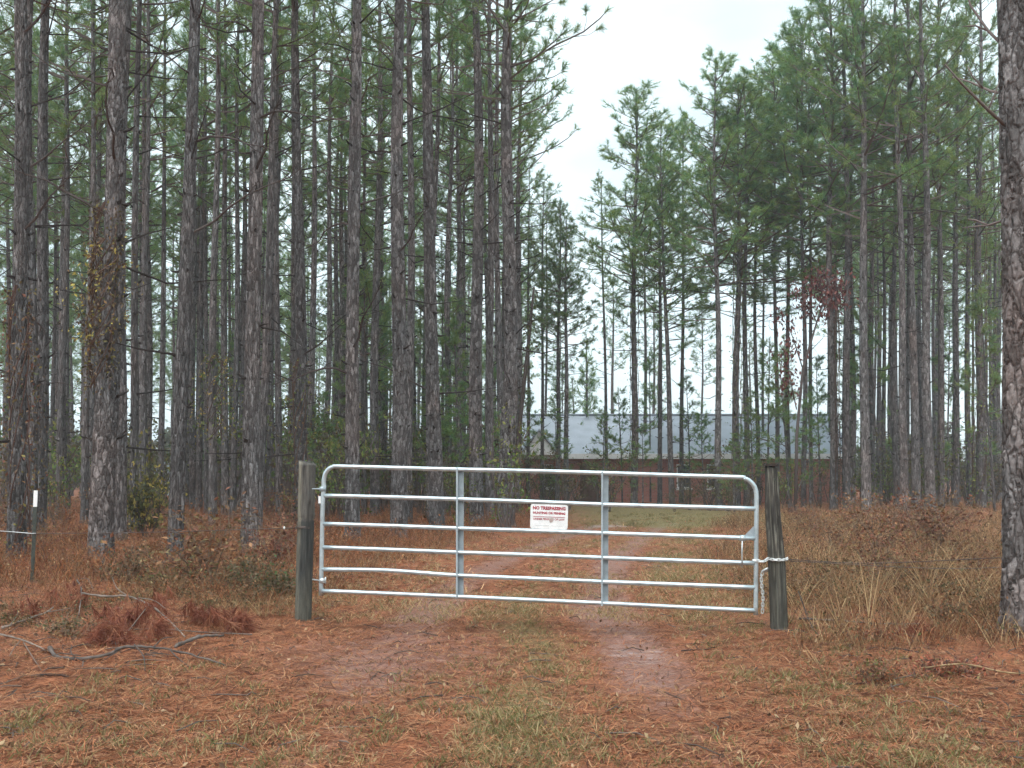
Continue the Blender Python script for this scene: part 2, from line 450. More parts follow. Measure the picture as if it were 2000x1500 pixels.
def masks(x, y):
    """rut, grass and bare-sand weights of the ground at x, y"""
    d = x - drive_x(y)
    wob = (fbm(x * 0.6, y * 0.35, 3) - 0.5) * 0.5
    rut = np.exp(-((np.abs(d + wob * 0.9) - 1.02) / 0.45) ** 2) * (1 - sstep(30, 40, y)) * (.75 + .5 * fbm(x * .7, y * .4, 44))
    rut = np.maximum(rut, 0.75 * np.exp(-((d + 0.9) / 1.3) ** 2) * (1 - sstep(8.5, 12, y)) * sstep(5, 7, y))
    rut = rut * (.32 + .5 * sstep(6.0, 8.4, y)) * (1 - .2 * sstep(11, 14, y)) + .15 * rut
    grass = np.exp(-((d - 0.05 + wob) / 0.45) ** 2) * (0.35 + 0.75 * fbm(x * 0.8, y * 0.5, 8)) * (1 - .35 * sstep(10, 13, y))
    grass = np.maximum(grass, sstep(1.3, 1.8, d + wob) * (1 - sstep(2.6, 3.5, d + wob)) * (0.25 + 0.55 * fbm(x * .9, y * .9, 9)))
    grass = np.maximum(grass, 0.4 * sstep(0.56, 0.74, fbm(x * 0.55 + 4, y * 0.55, 31)) * (1 - sstep(7.5, 8.5, y)))
    clearing = np.exp(-(((x - 6) / 5.5) ** 2)) * sstep(24, 32, y) * (1 - sstep(50, 54, y))
    grass = np.maximum(grass, 0.95 * clearing)
    near = 1 - sstep(12, 15, y)
    sand = 0.62 * np.exp(-((x - 1.08) / 0.6) ** 2 - ((y - 8.8) / 1.3) ** 2) + 0.45 * np.exp(-((x + 1.15) / 0.5) ** 2 - ((y - 7.6) / 0.5) ** 2)
    sand += 0.55 * np.exp(-((x - 2.4) / 0.5) ** 2 - ((y - 17) / 2.5) ** 2)
    sand += 0.85 * np.exp(-((x - 2.85) / 1.0) ** 2 - ((y - 30.2) / 1.1) ** 2)
    return np.clip(rut, 0, 1), np.clip(grass, 0, 1), np.clip(sand, 0, 1)

def ground_z(x, y):
    x = np.asarray(x, float); y = np.asarray(y, float)
    rut, gr, sa = masks(x, y)
    z = (fbm(x * 1.3, y * 1.3, 1) - 0.5) * 0.06 + (fbm(x * 6, y * 6, 2) - 0.5) * 0.05 - 0.035 * rut
    d = x - drive_x(y)
    side = sstep(1.7, 3.0, np.abs(d)) * sstep(6, 8.5, y)
    z = z + side * (0.03 + 0.08 * fbm(x * 0.7, y * 0.7, 12))
    return z * (1 - sstep(60, 120, y))

def axis(segs):
    out = []
    for a, b, st in segs:
        n = max(1, int(round((b - a) / st)))
        out += list(np.linspace(a, b, n, endpoint=False))
    out.append(segs[-1][1])
    return np.array(out)

gx = axis([(-800, -100, 70), (-100, -30, 5), (-30, -9, 0.5), (-9, 9, 0.09), (9, 30, 0.5), (30, 100, 5), (100, 800, 70)])
gy = axis([(-800, -40, 60), (-40, 3.5, 2.5), (3.5, 14, 0.08), (14, 32, 0.2), (32, 70, 0.8), (70, 160, 5), (160, 800, 60)])
GX, GY = np.meshgrid(gx, gy)
GZ = ground_z(GX, GY)
nx, ny = len(gx), len(gy)
ii = (np.arange(ny - 1)[:, None] * nx + np.arange(nx - 1)[None, :]).ravel()
mr_, mg_, ms_ = masks(GX, GY)
g = MB().add(np.stack([GX, GY, GZ], -1), quads=np.stack([ii, ii + 1, ii + nx + 1, ii + nx], -1), col=np.stack([mr_.ravel(), mg_.ravel(), ms_.ravel()], -1))
go = g.build('ground', GROUND, smooth=True)
tag(go, 'red brown pine straw forest floor with wheel ruts', kind='structure')

def gz(x, y): return float(ground_z(x, y))

# ------------------------------------------------------------------ brick house beyond the trees
def house():
    Y0 = 56.0
    x0, x1 = at(1012, 930, Y0).x, at(1655, 930, Y0).x
    ze = 2.58
    D = 8.4
    root = empty('brick_house', (x0, Y0, 0))
    MB().box((x0, Y0, -0.2), (x1, Y0 + D, ze)).build('wall', BRICK, root)
    # gable roof along X, overhang, thickness
    r = MB(); ov = 0.5; th = 0.12; ym = Y0 + D / 2; zr = ze + 2.35
    for side in (-1, 1):
        ye = ym + side * (D / 2 + ov); z_e = ze - 0.1
        v = [(x0 - .4, ye, z_e), (x1 + .4, ye, z_e), (x1 + .4, ym, zr), (x0 - .4, ym, zr)]
        v += [(a, b_, c + th) for a, b_, c in v]
        r.add(v, quads=[(0, 1, 2, 3), (7, 6, 5, 4), (0, 4, 5, 1), (1, 5, 6, 2), (2, 6, 7, 3), (3, 7, 4, 0)])
    ro = r.build('roof', ROOF, root)
    MB().box((x0 - .4, ym - 0.15, zr + th - 0.02), (x1 + .4, ym + 0.15, zr + th + 0.05)).build('ridge_cap', ROOF, ro)
    MB().box((x0 - .42, Y0 - ov - 0.06, ze - 0.2), (x1 + .42, Y0 - ov - 0.002, ze + 0.08)).build('fascia', WHITE, root)
    for xe in (x0, x1):
        s = -1 if xe == x0 else 1
        v = [(xe + s * .01, Y0, ze), (xe + s * .01, Y0 + D, ze), (xe + s * .01, ym, zr - 0.05), (xe + s * .06, Y0, ze), (xe + s * .06, Y0 + D, ze), (xe + s * .06, ym, zr - 0.05)]
        MB().add(v, tris=[(0, 1, 2), (3, 5, 4)], quads=[(0, 3, 4, 1), (1, 4, 5, 2), (2, 5, 3, 0)]).build('gable_end', WHITE, root)
    # small front gable at the near left corner
    gx0, gx1, gp = at(1016, 930, Y0 - 1.2).x, at(1090, 930, Y0 - 1.2).x, 0
    gm = (gx0 + gx1) / 2
    yf = Y0 - 1.2
    v = [(gx0, yf, ze), (gx1, yf, ze), (gm, yf, ze + 1.25), (gx0, yf + .08, ze), (gx1, yf + .08, ze), (gm, yf + .08, ze + 1.25)]
    MB().add(v, tris=[(0, 1, 2), (3, 5, 4)], quads=[(0, 3, 4, 1), (1, 4, 5, 2), (2, 5, 3, 0)]).build('porch_gable', WHITE, root)
    pr = MB()
    for s in (-1, 1):
        a, e = (gx0 - .2, gm) if s < 0 else (gx1 + .2, gm)
        za, zb = ze - 0.18, ze + 1.30
        v = [(a, yf - .15, za), (e, yf - .15, zb), (e, Y0 + 1.5, zb), (a, Y0 + 1.5, za)]
        v += [(p, q, r_ + .1) for p, q, r_ in v]
        pr.add(v, quads=[(0, 1, 2, 3), (7, 6, 5, 4), (0, 4, 5, 1), (1, 5, 6, 2), (2, 6, 7, 3), (3, 7, 4, 0)])
    po = pr.build('porch_roof', ROOF, root)
    for xx in (gx0 + .1, gx1 - .1):
        MB().box((xx - .07, yf + .01, -0.1), (xx + .07, yf + .15, ze - .01)).build('porch_column', BRICK, root)
    def window(px, w, h, zb):
        x = at(px, 930, Y0).x
        f = MB()
        t_ = 0.07; y = Y0 - 0.05
        f.box((x - w / 2, y, zb), (x - w / 2 + t_, Y0 - .002, zb + h)); f.box((x + w / 2 - t_, y, zb), (x + w / 2, Y0 - .002, zb + h))
        f.box((x - w / 2 + t_, y, zb), (x + w / 2 - t_, Y0 - .002, zb + t_)); f.box((x - w / 2 + t_, y, zb + h - t_), (x + w / 2 - t_, Y0 - .002, zb + h))
        f.box((x - w / 2 + t_, y + .005, zb + h / 2 - .03), (x + w / 2 - t_, Y0 - .002, zb + h / 2 + .03))
        fo = f.build('window', WHITE, root)
        MB().box((x - w / 2 + t_, Y0 - .02, zb + t_), (x + w / 2 - t_, Y0 - .004, zb + h / 2 - .03)).build('pane', GLASS, fo)
        MB().box((x - w / 2 + t_, Y0 - .02, zb + h / 2 + .03), (x + w / 2 - t_, Y0 - .004, zb + h - t_)).build('pane', GLASS, fo)
        MB().box((x - w / 2 - .08, Y0 - .12, zb - .1), (x + w / 2 + .08, Y0 - .002, zb - .005)).build('sill', WHITE, fo)
    for px in (1076, 1335, 1394): window(px, 0.75, 1.3, 0.8)
    dx = at(1150, 930, Y0).x
    dd = MB().box((dx - .48, Y0 - .05, 0.05), (dx + .48, Y0 - .002, 2.1)).build('door', DOORM, root)
    MB().box((dx + .34, Y0 - .1, 1.0), (dx + .4, Y0 - .052, 1.1)).build('handle', GALVD, dd)
    tag(root, 'long red brick house with grey roof and white eaves behind the pines', 'house')
house()

def shed():
    Y0 = 74.0
    x0, x1 = at(306, 930, Y0).x, at(352, 930, Y0).x
    root = empty('storage_shed', (x0, Y0, 0))
    MB().box((x0, Y0, -0.1), (x1, Y0 + 2.2, 1.7)).build('wall', WHITE, root)
    r = MB(); ym = Y0 + 1.1
    for s in (-1, 1):
        v = [(x0 - .15, ym + s * 1.3, 1.62), (x1 + .15, ym + s * 1.3, 1.62), (x1 + .15, ym, 2.4), (x0 - .15, ym, 2.4)]
        v += [(a, b_, c + .08) for a, b_, c in v]
        r.add(v, quads=[(0, 1, 2, 3), (7, 6, 5, 4), (0, 4, 5, 1), (1, 5, 6, 2), (2, 6, 7, 3), (3, 7, 4, 0)])
    r.build('roof', ROOF, root)
    MB().box((x0 + .5, Y0 - .04, 0.02), (x0 + 1.1, Y0 - .002, 1.5)).build('door', GALVD, root)
    tag(root, 'small white shed glimpsed far off between the left pine trunks', 'shed')
shed()

# ------------------------------------------------------------------ pine trees
TH, TR = 22.0, 0.17            # template height and base radius

def centre_line(k):
    r = random.Random(100 + k)
    p1, p2, a1, a2 = r.uniform(0, 6), r.uniform(0, 6), r.uniform(.02, .07), r.uniform(.02, .07)
    def c(z):
        z = np.asarray(z, float); e = np.clip(z / 4, 0, 1)
        return np.stack([e * a1 * (np.sin(z * .45 + p1) - math.sin(p1)), e * a2 * (np.sin(z * .38 + p2) - math.sin(p2))], -1)
    return c
CL = [centre_line(k) for k in range(6)]

def trunk_r(z):
    z = np.asarray(z, float)
    return TR * ((1 - 0.93 * np.clip(z / TH, 0, 1)) ** 0.72 + 0.28 * np.exp(-np.clip(z + .1, 0, None) / 0.22))

def plates(u, v, per, seed):
    """distance-to-edge of jittered cells on a wrapped (u, v) sheet, and a per-cell value"""
    iu, iv = np.floor(u), np.floor(v)
    f1 = np.full(u.shape, 9.0); f2 = np.full(u.shape, 9.0); cid = np.zeros(u.shape)
    for du in (-1, 0, 1):
        for dv in (-1, 0, 1):
            cu, cv = iu + du, iv + dv
            hu = np.mod(cu, per)
            d = np.hypot(cu + 0.15 + .7 * _hash(hu, cv, seed) - u, cv + .1 + .8 * _hash(hu, cv, seed + 9) - v)
            nid = _hash(hu, cv, seed + 21)
            c = d < f1
            f2 = np.where(c, f1, np.minimum(f2, d)); cid = np.where(c, nid, cid); f1 = np.where(c, d, f1)
    return f2 - f1, cid

def trunk_mesh(k, hi):
    nn = 96 if hi else 12
    zs = np.concatenate([np.linspace(-0.4, 10.9, 760, endpoint=False), np.linspace(10.9, TH, 24)]) if hi else np.concatenate([np.linspace(-.4, 0.8, 8, endpoint=False), np.linspace(0.8, TH, 34)])
    th = np.arange(nn) * 2 * math.pi / nn
    T, Z = np.meshgrid(th, zs)
    R = trunk_r(Z)
    R = R * (1 + 0.05 * np.sin(2 * T + k) + 0.03 * np.sin(3 * T + 2 * k))
    R = R + (0.05 * np.exp(-np.clip(Z, 0, None) / .25)) * np.maximum(0, np.sin(T * 4 + k * 1.7)) * 0.6
    if hi:
        per = 26
        w1 = vnoise(T * 26 / (2 * math.pi) * 1.1, Z * 8, 40 + k) - .5; w2 = vnoise(T * 26 / (2 * math.pi) * 1.1 + 40, Z * 8, 60 + k) - .5
        taper_ = 1 - sstep(5.9, 6.28, T)                                   # keep the seam closed
        e, cid = plates(T / (2 * math.pi) * per + w1 * 1.3 * taper_, Z / 0.23 + w2 * 1.5 * taper_, per, 5 + k)
        amp = 0.017 * np.clip(1.15 - Z / 16, .3, 1)
        R = R + amp * (sstep(0.0, 0.16, e) - .75) + 0.010 * (cid - .5) * sstep(.03, .14, e) + 0.009 * (vnoise(T * 26, Z * 40, k) - .5) + 0.006 * (vnoise(T * 14, Z * 70, k + 3) - .5)
    c = CL[k](Z)
    V = np.stack([c[..., 0] + R * np.cos(T), c[..., 1] + R * np.sin(T), Z], -1)
    m = len(zs)
    i = np.arange(m - 1)[:, None] * nn; j = np.arange(nn)[None, :]; kk = (j + 1) % nn
    q = np.stack([i + j, i + kk, i + nn + kk, i + nn + j], -1).reshape(-1, 4)
    mb = MB().add(V, quads=q)
    return mb.mesh('trunk', BARK, smooth=True)

def needle_block(mb, P, D, n, L, w, spread, palette, r):
    """tufts: P points, D directions; n needles each"""
    P = np.asarray(P, float); D = np.asarray(D, float)
    D = D / (np.linalg.norm(D, axis=1)[:, None] + 1e-9)
    m = len(P)
    d = np.repeat(D, n, 0) + r.normal(0, spread, (m * n, 3))
    d /= np.linalg.norm(d, axis=1)[:, None] + 1e-9
    ln = L * r.uniform(.7, 1.15, (m * n, 1))
    base = np.repeat(P, n, 0) - np.repeat(D, n, 0) * r.uniform(0, .10, (m * n, 1)) * (L / .22)
    side = np.cross(d, r.normal(0, 1, (m * n, 3))); side /= np.linalg.norm(side, axis=1)[:, None] + 1e-9
    tip = base + d * ln; tip[:, 2] -= 0.12 * ln[:, 0]
    v = np.stack([base - side * w / 2, base + side * w / 2, tip], 1).reshape(-1, 3)
    pal = np.asarray(palette, float)
    ci = pal[r.integers(0, len(pal), m)]                       # one hue a tuft
    c = np.repeat(ci, n, 0) * r.uniform(.75, 1.25, (m * n, 1))
    mb.add(v, tris=np.arange(m * n * 3).reshape(-1, 3), col=np.repeat(c, 3, 0))

GREENS = [(.145, .265, .11), (.18, .30, .10), (.12, .235, .115), (.205, .31, .095), (.135, .25, .13), (.25, .32, .095), (.155, .25, .085), (.225, .30, .09), (.18, .265, .08)]
BROWN_L = (.13, .10, .09)

def crown(k, z0=11.0, lmax=2.5, dens=1.0, H=TH, seed=0, step=.5, nneed=15, w=.016, top=.35):
    r = np.random.default_rng(500 + k + seed)
    nb = MB(); lb = MB()
    P, D = [], []
    z = z0
    while z < H - 0.2:
        t = (z - z0) / (H - z0)
        for _ in range(int(r.integers(3, 6))):
            if r.random() > dens * (.3 + .7 * min(1, t / .35)): continue
            az = r.uniform(0, 2 * math.pi)
            L = lmax * math.sqrt(max(0, 1 - t ** 1.5)) * (.72 + .28 * math.sin(math.pi * min(1, t * 1.6))) * r.uniform(.5, 1.15) + top
            if t < .12: L *= r.uniform(.5, 1)
            el0 = math.radians(r.uniform(-8, 22) + 38 * t); el1 = el0 + math.radians(r.uniform(15, 45))
            c = CL[k](z); zb = z + r.uniform(-.1, .1)
            pts = [np.array((c[0], c[1], zb))]
            ns = 5
            a2 = az
            for s in range(ns):
                e = el0 + (el1 - el0) * (s / ns) ** 1.5
                a2 += r.normal(0, .12)
                pts.append(pts[-1] + L / ns * np.array((math.cos(a2) * math.cos(e), math.sin(a2) * math.cos(e), math.sin(e))))
            pts = np.array(pts)
            br = .010 + .011 * L
            lb.tube(pts, np.linspace(br, br * .3, ns + 1), 3, BROWN_L, cap=False)
            nt_ = int(2 + 3.6 * L * r.uniform(.8, 1.2))
            for q in range(nt_):
                s = r.uniform(.30, 1.0) ** .8
                f = s * ns; i0 = min(int(f), ns - 1); p = pts[i0] + (pts[i0 + 1] - pts[i0]) * (f - i0)
                d0 = pts[i0 + 1] - pts[i0]; d0 /= np.linalg.norm(d0)
                d = d0 * .7 + r.normal(0, .55, 3) + np.array((0, 0, .35)); d /= np.linalg.norm(d)
                tl = r.uniform(.18, .55) * (1.2 - .5 * s) * min(1, .5 + L / 2)
                e = p + d * tl
                lb.tube([p, e], [.006, .003], 3, BROWN_L, cap=False)
                P.append(e); D.append(d)
                P.append(p + d * tl * .55); D.append(d)
                if r.random() < .5: P.append(e + r.normal(0, .09, 3)); D.append(d + r.normal(0, .4, 3))
            P.append(pts[-1]); D.append(pts[-1] - pts[-2])
        z += step * r.uniform(.75, 1.25) * (1 - .25 * t)
    c = CL[k](H)
    for q in range(6):
        P.append(np.array((c[0], c[1], H - .12 * q))); D.append(np.array((0, 0, 1.)) + r.normal(0, .25, 3))
    needle_block(nb, P, D, nneed, .25, w, .52, GREENS, r)
    return nb.mesh('crown', NEEDLE), lb.mesh('limbs', LIMB)

def dead_limbs(k, z0=2.0, z1=12.0):
    """stubs and thin dead limbs below the crown"""
    r = np.random.default_rng(900 + k)
    mb = MB()
    z = z0
    while z < z1:
        for _ in range(int(r.integers(1, 4))):
            az = r.uniform(0, 6.283); c = CL[k](z); rr = float(trunk_r(z)) * .9
            long_ = r.random() < .08 + .5 * max(0, (z - 5) / 8)
            L = r.uniform(.5, 1.9) if long_ else r.uniform(.05, .2)
            el = math.radians(r.uniform(-15, 35)); d = np.array((math.cos(az) * math.cos(el), math.sin(az) * math.cos(el), math.sin(el)))
            p = np.array((c[0] + rr * math.cos(az), c[1] + rr * math.sin(az), z))
            p1 = p + d * L * .5 + r.normal(0, .04 * L, 3); p2 = p + d * L + r.normal(0, .08 * L, 3) + np.array((0, 0, .10 * L))
            rb = .03 if not long_ else .016 + .004 * L
            mb.tube([p - d * .05, p1, p2], [rb, rb * .75, rb * .3], 5, (.035, .028, .026))
            if long_:
                for _q in range(int(r.integers(1, 4))):
                    s = r.uniform(.4, .9); b = p + d * L * s
                    e = b + (d * .5 + r.normal(0, .6, 3)) * r.uniform(.15, .5)
                    mb.tube([b, e], [.008, .003], 3, (.075, .06, .055), cap=False)
        z += r.uniform(.3, .75)
    return mb.mesh('dead_limbs', LIMB)

TRUNK_LO = [trunk_mesh(k, False) for k in range(6)]
TRUNK_HI = [trunk_mesh(k, True) for k in range(4)]
CROWNS = [crown(k, z0=11.0 + .5 * (k % 3), lmax=2.2 + .2 * (k % 2), dens=.54, nneed=12) for k in range(6)]
CROWNS_FULL = [crown(k, z0=9.2 + .6 * (k % 2), lmax=2.9, dens=.85, seed=80, nneed=17) for k in range(6)]
CROWNS_SPARSE = [crown(k, z0=9.5, lmax=2.0, dens=.62, seed=40) for k in range(4)]
DEAD = [dead_limbs(k) for k in range(6)]

def dead_branch_mesh(s):
    r = np.random.default_rng(70 + s)
    mb = MB()
    L = 1.3 + .5 * s % 1.1
    pts = [np.zeros(3)]; d = np.array((1., 0, .25))
    for i in range(6):
        d = d + r.normal(0, .22, 3) + np.array((0, 0, .05)); d /= np.linalg.norm(d)
        pts.append(pts[-1] + d * L / 6)
    mb.tube(pts, np.linspace(.026, .006, 7), 5, (.07, .055, .05))
    for i in range(4):
        p = pts[2 + i % 4]; e = p + (np.array((.5, 0, .2)) + r.normal(0, .5, 3)) * .4
        mb.tube([p, (p + e) / 2 + r.normal(0, .03, 3), e], [.01, .007, .003], 4, (.07, .055, .05))
    return mb.mesh('dead_branch', LIMB)
DBR = [dead_branch_mesh(s) for s in range(5)]

PINES = []
def pine(xb, Y, xt, w, label, group=None, k=None, hi=False, H=TH, sparse=False, full=False, wide=1.0, ytop=None, name='pine_tree', branches=0, dead=True):
    """xb: photo column of the foot, xt: column at the photo's top edge (or at ytop), w: trunk width in photo px at eye height"""
    k = rnd.randrange(6) if k is None else k
    if hi: k = k % 4
    b = at(xb, HORIZ, Y); base = Vector((b.x, Y, gz(b.x, Y) - 0.03))
    top = at(xt, 0.0, Y)
    axis_ = (top - base).normalized()
    root = empty(name, base)
    lean = Vector((0, 0, 1)).rotation_difference(axis_)
    root.rotation_mode = 'QUATERNION'
    spin = rnd.uniform(0, 6.283)
    from mathutils import Quaternion
    root.rotation_quaternion = lean @ Quaternion((0, 0, 1), spin)
    s = H / TH
    root.scale = (s, s, s)
    dia = w * Y / F
    sx = dia / (2 * TR * .95) / s
    child('trunk', (TRUNK_HI if hi else TRUNK_LO)[k], root, (sx, sx, 1))
    kk = k % 4 if sparse else k
    cr, lm = (CROWNS_SPARSE if sparse else CROWNS_FULL if full else CROWNS)[kk]
    cs = rnd.uniform(.9, 1.12) * wide
    child('crown', cr, root, (cs, cs, 1))
    child('limbs', lm, root, (cs, cs, 1))['kind'] = 'stuff'
    if dead:
        dl = child('dead_limbs', DEAD[k], root, (max(.7, min(1.3, sx)),) * 2 + (1,)); dl['kind'] = 'stuff'
    for q in range(branches):
        z = rnd.uniform(3.0, 9.5); a = rnd.uniform(0, 6.283); c = CL[k](z); rr = float(trunk_r(z)) * sx * .85
        child('dead_branch', DBR[rnd.randrange(5)], root, (rnd.uniform(.5, 1.1),) * 3, (0, 0, a), (c[0] * sx + rr * math.cos(a), c[1] * sx + rr * math.sin(a), z))
    tag(root, label, 'tree', group)
    PINES.append((base.x, base.y))
    return root

G_NEAR = 'pines close behind the fence line'
NEAR = [
    (40, 17.0, 32, 27, 'pine at far left behind the fence stake, vines over its lower trunk'),
    (62, 21.5, 64, 25, 'pine just right of the vine-clad pine at the left edge'),
    (81, 22.5, 95, 22, 'third pine from the left edge, leaning slightly right'),
    (201, 16.6, 226, 40, 'thickest left pine with yellow-leaved vine partway up its trunk'),
    (234, 22.0, 251, 24, 'pine half hidden just right of the thickest left pine'),
    (346, 17.0, 375, 25, 'pine with bare flared foot midway between the fence stake and left gate post'),
    (490, 18.0, 501, 27, 'pine with bare foot standing nearest left of the left gate post'),
    (690, 21.6, 696, 25, 'first thick pine seen through the left bay of the gate'),
    (780, 23.4, 785, 28, 'thickest pine behind the left bay of the gate'),
    (855, 25.0, 834, 24, 'pine behind the gate just left of its first upright brace'),
    (931, 29.0, 927, 24, 'pine behind the gate just right of its first upright brace'),
    (987, 28.0, 993, 26, 'pine standing left of the no trespassing sign, last trunk before the open sky'),
    (588, 27.0, 578, 22, 'pine rising directly behind the left gate post'),
]
for i, (xb, Y, xt, w, lab) in enumerate(NEAR):
    t_ = pine(xb, Y, xt, w * 1.12, lab, G_NEAR, k=i, hi=True, branches=5 if Y < 23 else 3)
    if xb == 987: EDGE_PINE = t_
right_pine = pine(2002, 9.15, 2003, 92, 'big rough-barked pine cut by the right edge of the view', G_NEAR, k=2, hi=True, branches=0, dead=False)

G_MID = 'pines standing in the left stand'
MID = [
    (168, 30, 183, 14, 'dark slim pine just left of the thickest left pine'),
    (264, 25, 276, 17, 'slim pine bordering the narrow bright gap, right of the thickest left pine'),
    (285, 30, 291, 14, 'slim pine second right of the narrow bright gap in the left stand'),
    (418, 30, 428, 17, 'pine with leafy vine clump at mid height, left of the left gate post'),
    (505, 26, 541, 17, 'pine leaning right across its neighbour, left of the left gate post'),
    (530, 38, 552, 16, 'slim straight pine between the leaning pine and the left gate post'),
    (608, 34, 614, 14, 'slim pine just right of the left gate post'),
    (632, 36, 648, 13, 'slim pine above the rounded left corner of the gate'),
    (733, 36, 744, 18, 'mid-sized pine between the two thick trunks behind the left gate bay'),
    (711, 40, 716, 10, 'thin pine hugging the first thick trunk behind the left gate bay'),
    (797, 30, 800, 17, 'slim pine close against the thickest trunk behind the left gate bay'),
    (838, 34, 861, 14, 'slim pine crossing behind the trunk left of the first gate brace'),
    (873, 42, 882, 9, 'thin pine directly above the first gate brace'),
    (905, 45, 908, 8, 'thin pine close left of the trunk beyond the first gate brace'),
    (955, 44, 958, 9, 'thin pine between the last two thick trunks left of the sign'),
    (470, 42, 480, 13, 'thin pine behind and left of the bare-footed pine nearest the gate post'),
    (390, 40, 400, 12, 'thin pine right of the bare-footed pine with the flared base'),
    (315, 36, 322, 12, 'thin pine above the yellow-green bush'),
    (120, 33, 133, 14, 'slim pine in the gap between the left-edge pines and the thickest pine'),
]
for i, (xb, Y, xt, w, lab) in enumerate(MID):
    pine(xb, Y, xt, w, lab, G_MID)

G_ROAD = 'open-grown pines in front of the brick house'
def Hof(ytop, Y): return HC + at(1000, ytop, Y).z - HC
ROAD = [
    (1330, 53, 1338, 9, 250, 'slim pine right of the crooked pine'),
    (1480, 52, 1474, 9, 170, 'slim pine above the right corner of the gate'),
    (1540, 54, 1536, 9, 90, 'slim pine right of the right gate post'),
    (1030, 50, 1034, 7, 330, 'thin pine in front of the left end of the brick house'),
    (1058, 48, 1062, 8, 360, 'thin pine right above the left edge of the sign'),
    (1066, 60, 1070, 6, 420, 'thinnest pine just behind the sign, crown below the others'),
    (1088, 46, 1096, 10, 400, 'pine rising above the right end of the sign'),
    (1107, 45, 1104, 10, 430, 'dark straight pine just right of the sign'),
    (1186, 50, 1166, 7, 350, 'thin left-leaning pine above the second gate brace'),
    (1238, 48, 1244, 14, 178, 'pine with greenish trunk right of the second gate brace'),
    (1257, 58, 1262, 7, 270, 'thin pine beside the greenish trunk right of the second gate brace'),
    (1288, 50, 1290, 10, 240, 'straight dark pine left of the pair with crooked trunk'),
    (1312, 46, 1278, 11, 300, 'crooked pine leaning left above the right gate bay'),
    (1402, 44, 1391, 13, 112, 'tall lone pine with tufted spire above the right gate bay'),
    (1438, 45, 1447, 15, 145, 'tall pine with green mossy trunk near the right end of the gate'),
    (1457, 47, 1456, 11, 165, 'pine right beside the green mossy trunk near the gate end'),
    (1492, 58, 1490, 6, 230, 'thin pine above the right gate post'),
    (1517, 50, 1508, 9, 120, 'pine rising right behind the right gate post'),
    (1568, 45, 1562, 10, 40, 'pine left of the russet-leaved oak sapling'),
    (1583, 50, 1580, 8, 60, 'thin pine right in the russet-leaved sapling crown'),
]
for i, (xb, Y, xt, w, yt, lab) in enumerate(ROAD):
    pine(xb, Y, xt, w, lab, G_ROAD, H=Hof(yt, Y), sparse=(w < 6.5 or (Y > 52 and yt > 260)), full=(w >= 9.5 or (yt <= 300 and Y <= 54)), wide=1.35 if yt < 310 else 1.1)

G_RIGHT = 'pines of the dense right-hand stand'
RIGHT = [
    (1627, 42, 1622, 15, 'first pine of the right stand, dark vine along its right side'),
    (1652, 42, 1648, 16, 'second pine of the right stand, beside the dark vine'),
    (1690, 40, 1686, 18, 'third stout pine of the right stand'),
    (1703, 48, 1704, 10, 'thin pine touching the third stout pine of the right stand'),
    (1725, 50, 1722, 9, 'thin pine in the gap at the middle of the right stand'),
    (1765, 39, 1746, 17, 'grey pine leaning left in the middle of the right stand'),
    (1788, 41, 1772, 16, 'grey pine second in the row at the middle of the right stand'),
    (1815, 39, 1803, 20, 'stoutest grey pine in the middle of the right stand'),
    (1836, 44, 1832, 14, 'slim pine just right of the stoutest grey pine in the right stand'),
    (1863, 46, 1868, 12, 'slim pine left of the green-vined trunk in the right stand'),
    (1891, 47, 1890, 12, 'slim pine touching the green-vined trunk in the right stand'),
    (1913, 45, 1915, 19, 'pine wrapped in green vine, last before the big right-edge pine'),
]
for i, (xb, Y, xt, w, lab) in enumerate(RIGHT):
    pine(xb, Y, xt, w, lab, G_RIGHT, H=rnd.uniform(22.5, 25), full=(i % 2 == 0))

# labels of repeats: counted from the left between two landmarks
MARKS = [(-400, 'left edge'), (40, 'vined pine'), (201, 'thickest pine'), (346, 'flared pine'), (490, 'bare-footed pine'), (598, 'left gate post'), (690, 'gate-bay pine'), (780, 'stout gate-bay pine'),
         (897, 'first gate brace'), (987, 'last left pine'), (1072, 'sign'), (1181, 'second gate brace'), (1312, 'crooked pine'), (1402, 'tall lone pine'), (1517, 'right gate post'),
         (1627, 'dark-vined pine'), (1690, 'third stout pine'), (1765, 'leaning grey pine'), (1815, 'stoutest grey pine'), (1913, 'green-vined pine'), (2400, 'right edge')]
ORD = ['leftmost', 'second', 'third', 'fourth', 'fifth', 'sixth', 'seventh', 'eighth', 'ninth', 'tenth', 'eleventh', 'twelfth', 'thirteenth', 'fourteenth', 'fifteenth', 'sixteenth', 'seventeenth', 'eighteenth', 'nineteenth', 'twentieth'] + ['number %d' % k for k in range(21, 60)]
COUNTED = []
def name_counted():
    bins = {}
    for px, o, what in COUNTED:
        i = max(k for k, (p, _) in enumerate(MARKS) if p <= px)
        bins.setdefault((what, i), []).append((px, o))
    for (what, i), v in bins.items():
        v.sort(key=lambda t: t[0])
        for k, (px, o) in enumerate(v):
            which = ORD[k] if k == 0 else ORD[k] + ' from left'
            o['label'] = '%s, %s between %s and %s' % (what, which if len(v) > 1 else 'only one', MARKS[i][1], MARKS[i + 1][1])

